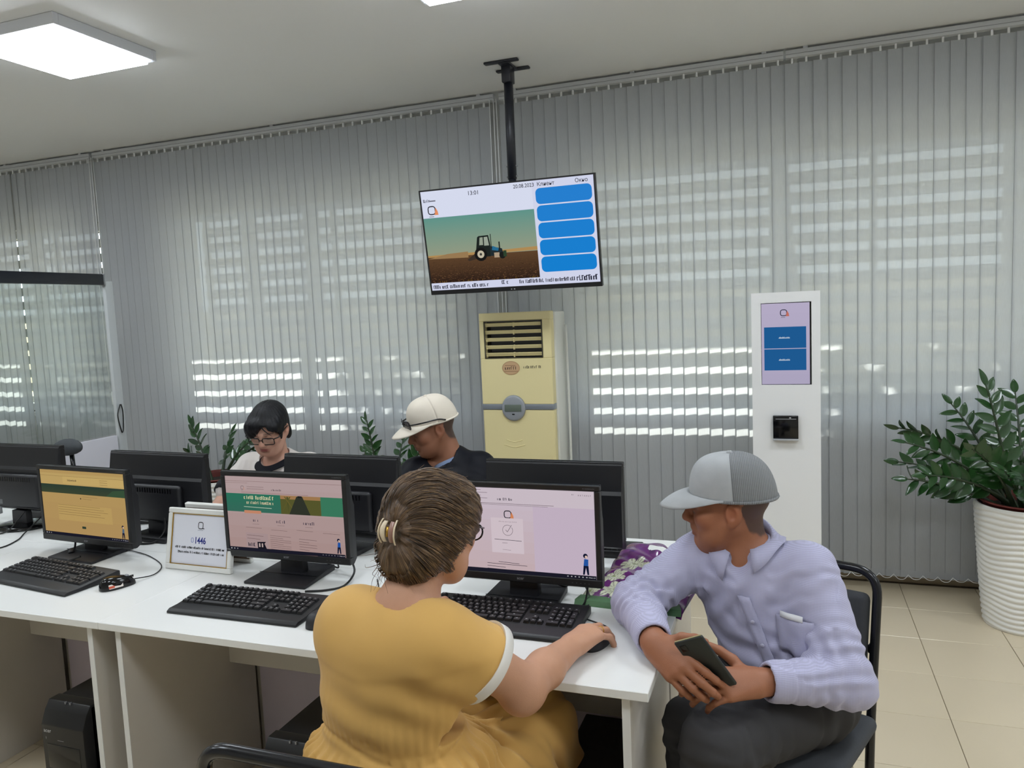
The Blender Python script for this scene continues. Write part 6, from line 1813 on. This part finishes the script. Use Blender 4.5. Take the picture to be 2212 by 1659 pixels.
# ---------------------------------------------------------------- client in the white cap behind the far desks
def man_white_cap():
    root = person((-1.44, 3.12, 0), 'man in a white cap with sunglasses on its peak and a dark navy jacket')
    TONE = rgb(150, 100, 74)
    H = Frame((-1.492, 3.035, 1.098), (-.74, -.67), -.28, .03)
    nb = vec(-1.435, 3.075, .955)
    shA, shB = vec(-1.560, 3.005, .895), vec(-1.325, 3.160, .895)
    S = Field((-1.86, 2.60, .42), (-1.10, 3.36, 1.28), .0046)
    head_field(S, H, False, 1.02, nb, .056)
    S.cone(shA, shB, .05, .05, .04); S.ell((-1.43, 3.10, .80), (.12, .10, .15), None, .05); S.ell((-1.42, 3.12, .60), (.13, .13, .16), None, .05)
    for sh, el, wr, sd in ((shA, vec(-1.64, 2.85, .775), vec(-1.72, 2.66, .79), 1), (shB, vec(-1.28, 2.98, .72), vec(-1.36, 2.78, .79), -1)):
        S.cone(sh, el, .044, .038, .03); S.cone(el, wr, .038, .027, .02); hand_field(S, wr, (-.3, -.95, 0), (0, 0, 1), sd, [(.3, .5, .4)] * 4, [(.7, .6, -.2), (.9, .3, -.1), (1, .1, -.1)], 1.0, .1, wr=.028)
    for s_ in (-1, 1): S.cone((-1.42 + s_ * .08, 3.08, .53), (-1.47 + s_ * .09, 2.74, .53), .075, .055, .03); S.cone((-1.47 + s_ * .09, 2.74, .53), (-1.47 + s_ * .09, 2.74, .42), .05, .05, .02)
    V, Q = S.extract(2); col = face_paint(V, H, TONE, 1.02, hair=((.03, .026, .024), .06, .018), lip=rgb(126, 76, 62), stub=.1); wl(np_mesh('body', V, Q, M_SKIN, None, col), root)
    MJ = fabric('navy_nylon', rgb(15, 16, 24), 200, .05, rough=.55)
    D = Field((-1.88, 2.66, .52), (-1.08, 3.38, 1.03), .0052)
    D.cone(shA, shB, .066, .066, .05); D.ell((-1.435, 3.095, .82), (.160, .125, .15), Frame((0, 0, 0), (-.55, -.83)).M, .05); D.ell((-1.425, 3.12, .65), (.17, .15, .15), None, .05); D.cone(nb + vec(.01, .01, -.02), nb + vec(.01, .01, -.08), .078, .11, .05)
    for sh, el, wr in ((shA, vec(-1.64, 2.85, .775), vec(-1.72, 2.66, .79)), (shB, vec(-1.28, 2.98, .72), vec(-1.36, 2.78, .79))):
        D.cone(sh, el, .070, .062, .04); D.cone(el, el + (wr - el) * .85, .06, .045, .02); D.plane_cut(el + (wr - el) * .9, wr - el, .002, (wr - .08, wr + .08))
        limb_folds(D, sh, el, .07, .7, .006, .045, .08, 81)
    D.ell(nb + vec(-.018, -.030, .014), (.068, .072, .066), None, .004, 'cut'); D.plane_cut((0, 0, .56), (0, 0, -1), .003)
    nz = wav(91, .08); D.warp(lambda X, Y, Z: -.004 * nz(X, Y, Z))
    V2, Q2 = D.extract(2); wl(np_mesh('jacket', V2, Q2, MJ), root)
    def coll(rad, z_, dz, m, nm, a0, a1):
        rings = []
        for t in np.linspace(0, 1, 18):
            a = a0 + (a1 - a0) * t; o_ = vec(math.cos(a), math.sin(a), 0); f_ = abs(2 * t - 1) ** 2
            top = nb + vec(-.006, -.008, z_ - .050 * f_) + o_ * rad
            rings.append([top - vec(0, 0, .03) + o_ * .004, top, top + o_ * .007 - vec(0, 0, .005), top + o_ * .022 - vec(0, 0, dz + .02 * f_)])
        o = loft(nm, rings, m, root, closed=False); o.modifiers.new('cloth', 'SOLIDIFY').thickness = .002
    fd = math.atan2(-.75, -.66)
    coll(.066, .030, .034, fabric('blue_shirt', rgb(120, 136, 168), 200, .1), 'shirt_collar', fd + .25, fd + 6.03); coll(.076, .022, .040, MJ, 'jacket_collar', fd + .55, fd + 5.73)
    q = nb + vec(-.062, -.072, -.052)
    o = box('zip_pull', (-.018, -.004, -.012), (.018, .002, .012), mat('zip_metal', rgb(206, 208, 212), .3, metal=.6), None, .003, rot=(0, .1, -.7)); o.parent = root; o.location = Vector(q + vec(.004, -.02, -.018)) - root.location
    T = Field((-1.72, 2.58, .28), (-1.14, 3.36, .64), .009); T.ell((-1.42, 3.12, .54), (.18, .16, .11), None, .03)
    for s_ in (-1, 1): T.cone((-1.42 + s_ * .08, 3.08, .53), (-1.47 + s_ * .09, 2.74, .53), .092, .075, .05); T.cone((-1.47 + s_ * .09, 2.74, .53), (-1.48 + s_ * .09, 2.76, .3), .074, .066, .03)
    V3, Q3 = T.extract(1); wl(np_mesh('trousers', V3, Q3, fabric('black_trousers', rgb(34, 34, 38), 300, .1)), root)
    for s_ in (-1, 1):
        o = tube('trouser_leg', [(-1.48 + s_ * .09, 2.755, .33), (-1.485 + s_ * .09, 2.77, .06)], [.064, .058], fabric('black_trousers', rgb(34, 34, 38), 300, .1), None, 16, sm=0); wl(o, root)
        o = tube('shoe', [(-1.485 + s_ * .09, 2.83, .045), (-1.485 + s_ * .09, 2.76, .045), (-1.50 + s_ * .09, 2.62, .028)], [.036, .044, .028], M_BLACKM, None, 14, flat=.85); wl(o, root)
    MC = mat('cream_cap_cotton', rgb(226, 216, 200), .8, var=.03, vscale=20, bump=.1, bscale=500)
    pt = cap(H, root, MC, MC, MC, 1.07, tall=.098, z0=.036, brim_len=.078, droop=.024)
    ms = mat('dark_lens', rgb(14, 14, 18), .08); lst = []
    for x in (-1, 1):
        o = prism('sunglass_lens', rrect(.058, .042, .014, 4, x * .036, .066), .004, ms, None, bevel=.001); hl(o, H, root); o.matrix_basis = o.matrix_basis @ Matrix.Translation((0, .116, -.010)) @ Matrix.Rotation(-.22 * x, 4, 'Z')
        lst.append(([H(x * .060, .108, .060), H(x * .095, .060, .058), H(x * .101, -.01, .050), H(x * .097, -.045, .034)], .0034))
    lst.append(([H(-.012, .119, .060), H(.012, .119, .060)], .0024)); o = tubes('sunglass_arms', lst, M_BLACKG, None, 6, 4); wl(o, root)
man_white_cap()
# ================================================================ chairs: black tube frame, grey upholstered seat and back
M_TUBE = mat('black_enamel_tube', rgb(16, 17, 22), .22)
M_UPH = mat('grey_upholstery', rgb(66, 68, 72), .9, var=.12, vscale=200, bump=.15, bscale=500)
def chair(loc, fwd, lab, w=.40, top=.86, seat=.455, d=.40):
    rz = math.atan2(fwd[1], fwd[0]) - math.pi / 2     # local +y = where the sitter faces
    r = empty('office_chair', (loc[0], loc[1], 0), rz, lab, 'chair', 'black tube-framed chairs with grey pads')
    a = w / 2; yb = -d / 2 - .015
    arch = fillet([(-a, yb + .05, 0), (-a, yb + .02, seat - .02), (-a, yb - .055, top), (a, yb - .055, top), (a, yb + .02, seat - .02), (a, yb + .05, 0)], .07, 8)
    # rear legs and the back hoop are one bent tube
    tube('back_frame', arch, .0125, M_TUBE, r, 12, sm=0)
    tube('front_frame', fillet([(-a + .01, yb + .02, seat - .045), (-a + .01, d / 2 - .02, seat - .03), (-a + .01, d / 2, seat - .08), (-a + .005, d / 2 + .02, 0)], .05, 6), .0125, M_TUBE, r, 12, sm=0)
    tube('front_frame', fillet([(a - .01, yb + .02, seat - .045), (a - .01, d / 2 - .02, seat - .03), (a - .01, d / 2, seat - .08), (a - .005, d / 2 + .02, 0)], .05, 6), .0125, M_TUBE, r, 12, sm=0)
    tube('cross_bar', [(-a + .01, d / 2 - .05, seat - .035), (a - .01, d / 2 - .05, seat - .035)], .010, M_TUBE, r, 10, sm=0)
    tube('cross_bar', [(-a + .01, yb + .06, seat - .045), (a - .01, yb + .06, seat - .045)], .010, M_TUBE, r, 10, sm=0)
    bm = bmesh.new(); bm_box(bm, (-a - .02, -d / 2, seat - .03), (a + .02, d / 2 + .02, seat + .015), .022, 4); bm_obj('seat', bm, M_UPH, r, 3.2)
    # back pad: rounded slab hung inside the hoop
    bm = bmesh.new(); bm_box(bm, (-a + .018, -.022, -.15), (a - .018, .022, .15), .020, 4)
    bmesh.ops.bevel(bm, geom=[e for e in bm.edges if False] or [], offset=.001) if False else None
    o = bm_obj('backrest', bm, M_UPH, r, 3.2, loc=(0, yb - .028 + .010, top - .21), rot=(.17, 0, 0))
    for x in (-a + .006, a - .006): box('pad_bracket', (x - .012, -.012, -.012), (x + .012, .012, .012), M_TUBE, r, .003, loc=(0, yb - .03, top - .21))
    for x, y in ((-a, yb + .05), (a, yb + .05), (-a + .005, d / 2 + .02), (a - .005, d / 2 + .02)):
        tube('foot_cap', [(x, y, .0), (x, y, .03)], .016, M_CABLE, r, 10, sm=0)
    return r
chair((-.722, 1.235), (0, 1), 'black tube chair under the woman in yellow, cut off at the bottom', w=.44, top=.895, d=.40)
chair((-.04, 2.075), (-.35, -.94), 'black tube chair under the man in the grey cap', w=.37, top=.845, d=.36)
chair((-2.285, 3.10), (0, -1), 'black tube chair under the woman in glasses', top=.83)
chair((-1.42, 3.17), (-.3, -.95), 'black tube chair under the man in the white cap', top=.85)
# high-backed swivel chair whose headrest shows over the end monitor
sc_ = vec(-3.66, 3.02, 0)
r = empty('swivel_chair', sc_, 0, 'dark grey headrest of a swivel chair showing above the end monitor', 'chair')
hf = Field((-.14, -.08, .88), (.14, .08, 1.06), .005)
hf.ell((.012, 0, .972), (.088, .036, .044), None, .02); hf.ell((-.050, 0, .955), (.080, .032, .030), None, .03); nzh = wav(3, .03); hf.warp(lambda X, Y, Z: -.002 * nzh(X, Y, Z))
Vh, Qh = hf.extract(1); np_mesh('headrest', Vh, Qh, mat('dark_grey_mesh_fabric', rgb(74, 77, 80), .9, bump=.2, bscale=300), r)
tube('headrest_post', [(0, .02, .94), (0, .03, .72)], .012, M_TUBE, r, 8, sm=0)
bm = bmesh.new(); bm_box(bm, (-.21, .0, .50), (.21, .05, .80), .024, 4); bm_obj('backrest', bm, M_UPH, r, 3.2)
bm = bmesh.new(); bm_box(bm, (-.23, -.46, .44), (.23, -.01, .50), .025, 4); bm_obj('seat', bm, M_UPH, r, 3.2)
tube('back_stem', [(0, .05, .60), (0, .06, .44), (0, -.2, .40)], .018, M_TUBE, r, 10)
tube('gas_lift', [(0, -.22, .07), (0, -.22, .44)], .028, M_TUBE, r, 14, sm=0)
for k in range(5):
    a_ = 2 * PI_ * k / 5 if False else 2 * math.pi * k / 5
    tube('base_arm', [(0, -.22, .09), (.28 * math.cos(a_), -.22 + .28 * math.sin(a_), .065)], [.024, .016], M_BLACKP, r, 10, sm=0)
    V, F = lathe_vf([(.001, -.012), (.026, -.012), (.030, 0), (.026, .012), (.001, .012)], 16)
    mesh('castor', [(p[0], p[2], p[1] + .030) for p in V], F, M_BLACKP, r, True, loc=(.28 * math.cos(a_), -.22 + .28 * math.sin(a_), 0))

# ================================================================ potted plants with upright arching stems and glossy leaflets
M_LEAF = mat('zamia_leaf', rgb(38, 74, 34), .22, var=.30, vscale=14, coat=.3)
M_STEM = mat('zamia_stem', rgb(48, 62, 40), .45, var=.2, vscale=20)
M_POT = mat('white_ceramic_pot', rgb(232, 230, 224), .35)
M_CLAY = mat('terracotta_inner_pot', rgb(112, 44, 36), .6, var=.1, vscale=12)
M_SOIL = mat('soil', rgb(40, 30, 24), .95, var=.4, vscale=60, bump=.5, bscale=90)
def leaf_mesh():
    V = []; F = []; n = 10
    for j in range(n + 1):
        t = j / n; w = .0225 * math.sin(math.pi * t ** .85) ** .75 * (1 - .15 * t) + .0004; z = -.014 * t * t
        V += [(-w, .098 * t, z + .005), (0, .098 * t, z), (w, .098 * t, z + .005)]
    for j in range(n):
        a = j * 3; F += [(a, a + 1, a + 4, a + 3), (a + 1, a + 2, a + 5, a + 4)]
    me = pymesh('leaf', V, F, True); me.materials.append(M_LEAF); return me
LEAF = leaf_mesh()
def wave_pot(r, H_, rt, rb, parent):
    seg, nz_ = 120, 150; V = []; F = []
    for j in range(nz_ + 1):
        z = H_ * j / nz_
        for i in range(seg):
            a = 2 * math.pi * i / seg; t = z / H_
            rad = rb + (rt - rb) * t ** .8
            ph = 22 * t * 2 * math.pi + 1.3 * math.sin(3 * a + 5 * t) + .9 * math.sin(5 * a - 9 * t + 1)
            rd_ = rad + (.0042 * (abs(math.sin(ph / 2)) - .5) * 2) * (1 if .01 < t < .985 else 0)
            V.append((rd_ * math.cos(a), rd_ * math.sin(a), z))
    for j in range(nz_):
        for i in range(seg): i2 = (i + 1) % seg; F.append((j * seg + i, j * seg + i2, (j + 1) * seg + i2, (j + 1) * seg + i))
    b = len(V); rin = [(rt - .004, H_ + .003), (rt - .012, H_ + .002), (rt - .016, H_ - .01), (rt - .03, H_ - .10)]
    for rr_, z in rin:
        for i in range(seg): a = 2 * math.pi * i / seg; V.append((rr_ * math.cos(a), rr_ * math.sin(a), z))
    prev = nz_ * seg
    for q in range(len(rin)):
        cur = b + q * seg
        for i in range(seg): i2 = (i + 1) % seg; F.append((prev + i, prev + i2, cur + i2, cur + i))
        prev = cur
    F.append(tuple(range(seg))[::-1])
    return mesh('pot', V, F, M_POT, parent, True)
def plant(loc, stems, lab, H_=.59, rt=.212, rb=.165, lsc=1.0):
    r = empty('potted_plant', loc, 0, lab, 'potted plant', 'glossy-leaved plants in tall white pots')
    wave_pot(r, H_, rt, rb, r)
    lathe('inner_pot', [(.05, H_ - .10), (rt - .045, H_ - .10), (rt - .030, H_ + .008), (rt - .020, H_ + .010), (rt - .020, H_ + .016), (rt - .036, H_ + .016), (rt - .042, H_ + .0), (rt - .050, H_ - .06)], M_CLAY, r)
    lathe('soil', [(.001, H_ - .022), (rt * .5, H_ - .024), (rt - .044, H_ - .028)], M_SOIL, r)
    rd = np.random.default_rng(int(abs(loc[0]) * 1000) % 97)
    for (az, L, lean, curve, n) in stems:
        ca, sa = math.cos(az), math.sin(az); P = []
        b0 = rd.uniform(.03, .09)
        base = vec(b0 * ca, b0 * sa, H_ - .04)
        for t in np.linspace(0, 1, 12):
            th = lean + curve * t; 
            if not P: P.append(base)
            else: P.append(P[-1] + L / 11 * vec(math.sin(th) * ca, math.sin(th) * sa, math.cos(th)))
        st = tube('stem', P, [.0135, .010, .007, .005, .003], M_STEM, r, 8, sm=2)
        P = np.array(P)
        face = unit(vec(-.25, -.9, .35) + rd.normal(0, .45, 3))
        for k in range(n):
            t = .34 + .64 * k / max(1, n - 1); s_ = t * 11; i = min(10, int(s_)); p = P[i] + (P[i + 1] - P[i]) * (s_ - i); T_ = unit(P[i + 1] - P[i])
            side = 1 if k % 2 else -1
            lat = np.cross(T_, face)
            lat = unit(lat) * side if np.linalg.norm(lat) > .2 else vec(-sa, ca, 0) * side
            y = unit(lat * .85 + T_ * (.50 + .40 * t) + rd.normal(0, .14, 3)); z = unit(face + vec(0, 0, .35) + rd.normal(0, .25, 3))
            x = unit(np.cross(y, z)); z = np.cross(x, y); sc_ = lsc * rd.uniform(.85, 1.15) * (1.12 - .40 * t)
            if k == n - 1: y = T_; x = unit(np.cross(y, z)); z = np.cross(x, y)
            o = bpy.data.objects.new('leaf', LEAF); COL.objects.link(o); o.parent = r
            m = Matrix.Identity(4)
            for q in range(3): m[q][0], m[q][1], m[q][2], m[q][3] = x[q] * sc_, y[q] * sc_, z[q] * sc_, p[q]
            o.matrix_basis = m
    return r
PI = math.pi
plant((1.035, 4.14, 0), [
    (PI * 1.00, .68, .35, 1.05, 17), (PI * 1.06, .60, .55, .75, 15), (PI * .96, .56, .80, .70, 13), (PI * 1.12, .50, .75, .75, 15), (PI * 1.02, .46, .95, .55, 13),
    (PI * 1.25, .48, .40, .65, 14), (PI * 1.45, .50, .25, .60, 15), (PI * .80, .56, .22, .50, 15), (PI * 1.6, .46, .40, .60, 13), (PI * 1.9, .52, .35, .7, 14),
    (PI * .15, .56, .35, .8, 15), (PI * .5, .58, .15, .35, 14), (PI * 1.05, .62, .08, .20, 15), (PI * 1.35, .40, .55, .6, 12)],
    'large glossy green plant in a tall white wave-textured pot', lsc=1.12)
plant((-3.55, 4.0, 0), [(PI * .95, .42, .25, .25, 13), (PI * .02, .52, .30, .95, 14), (PI * .1, .50, .45, .85, 13), (PI * 1.5, .30, .3, .5, 10), (PI * .5, .34, .2, .4, 10)],
      'green plant with its leaves showing beside the woman in glasses', lsc=1.0)
plant((-2.27, 4.0, 0), [(PI * 1.1, .44, .06, .12, 14), (PI * .05, .40, .30, .35, 13), (PI * 1.5, .28, .3, .5, 9), (PI * .5, .30, .2, .4, 9), (PI * .85, .30, .5, .5, 9)],
      'green plant showing between the woman in glasses and the man in the white cap', lsc=.95)
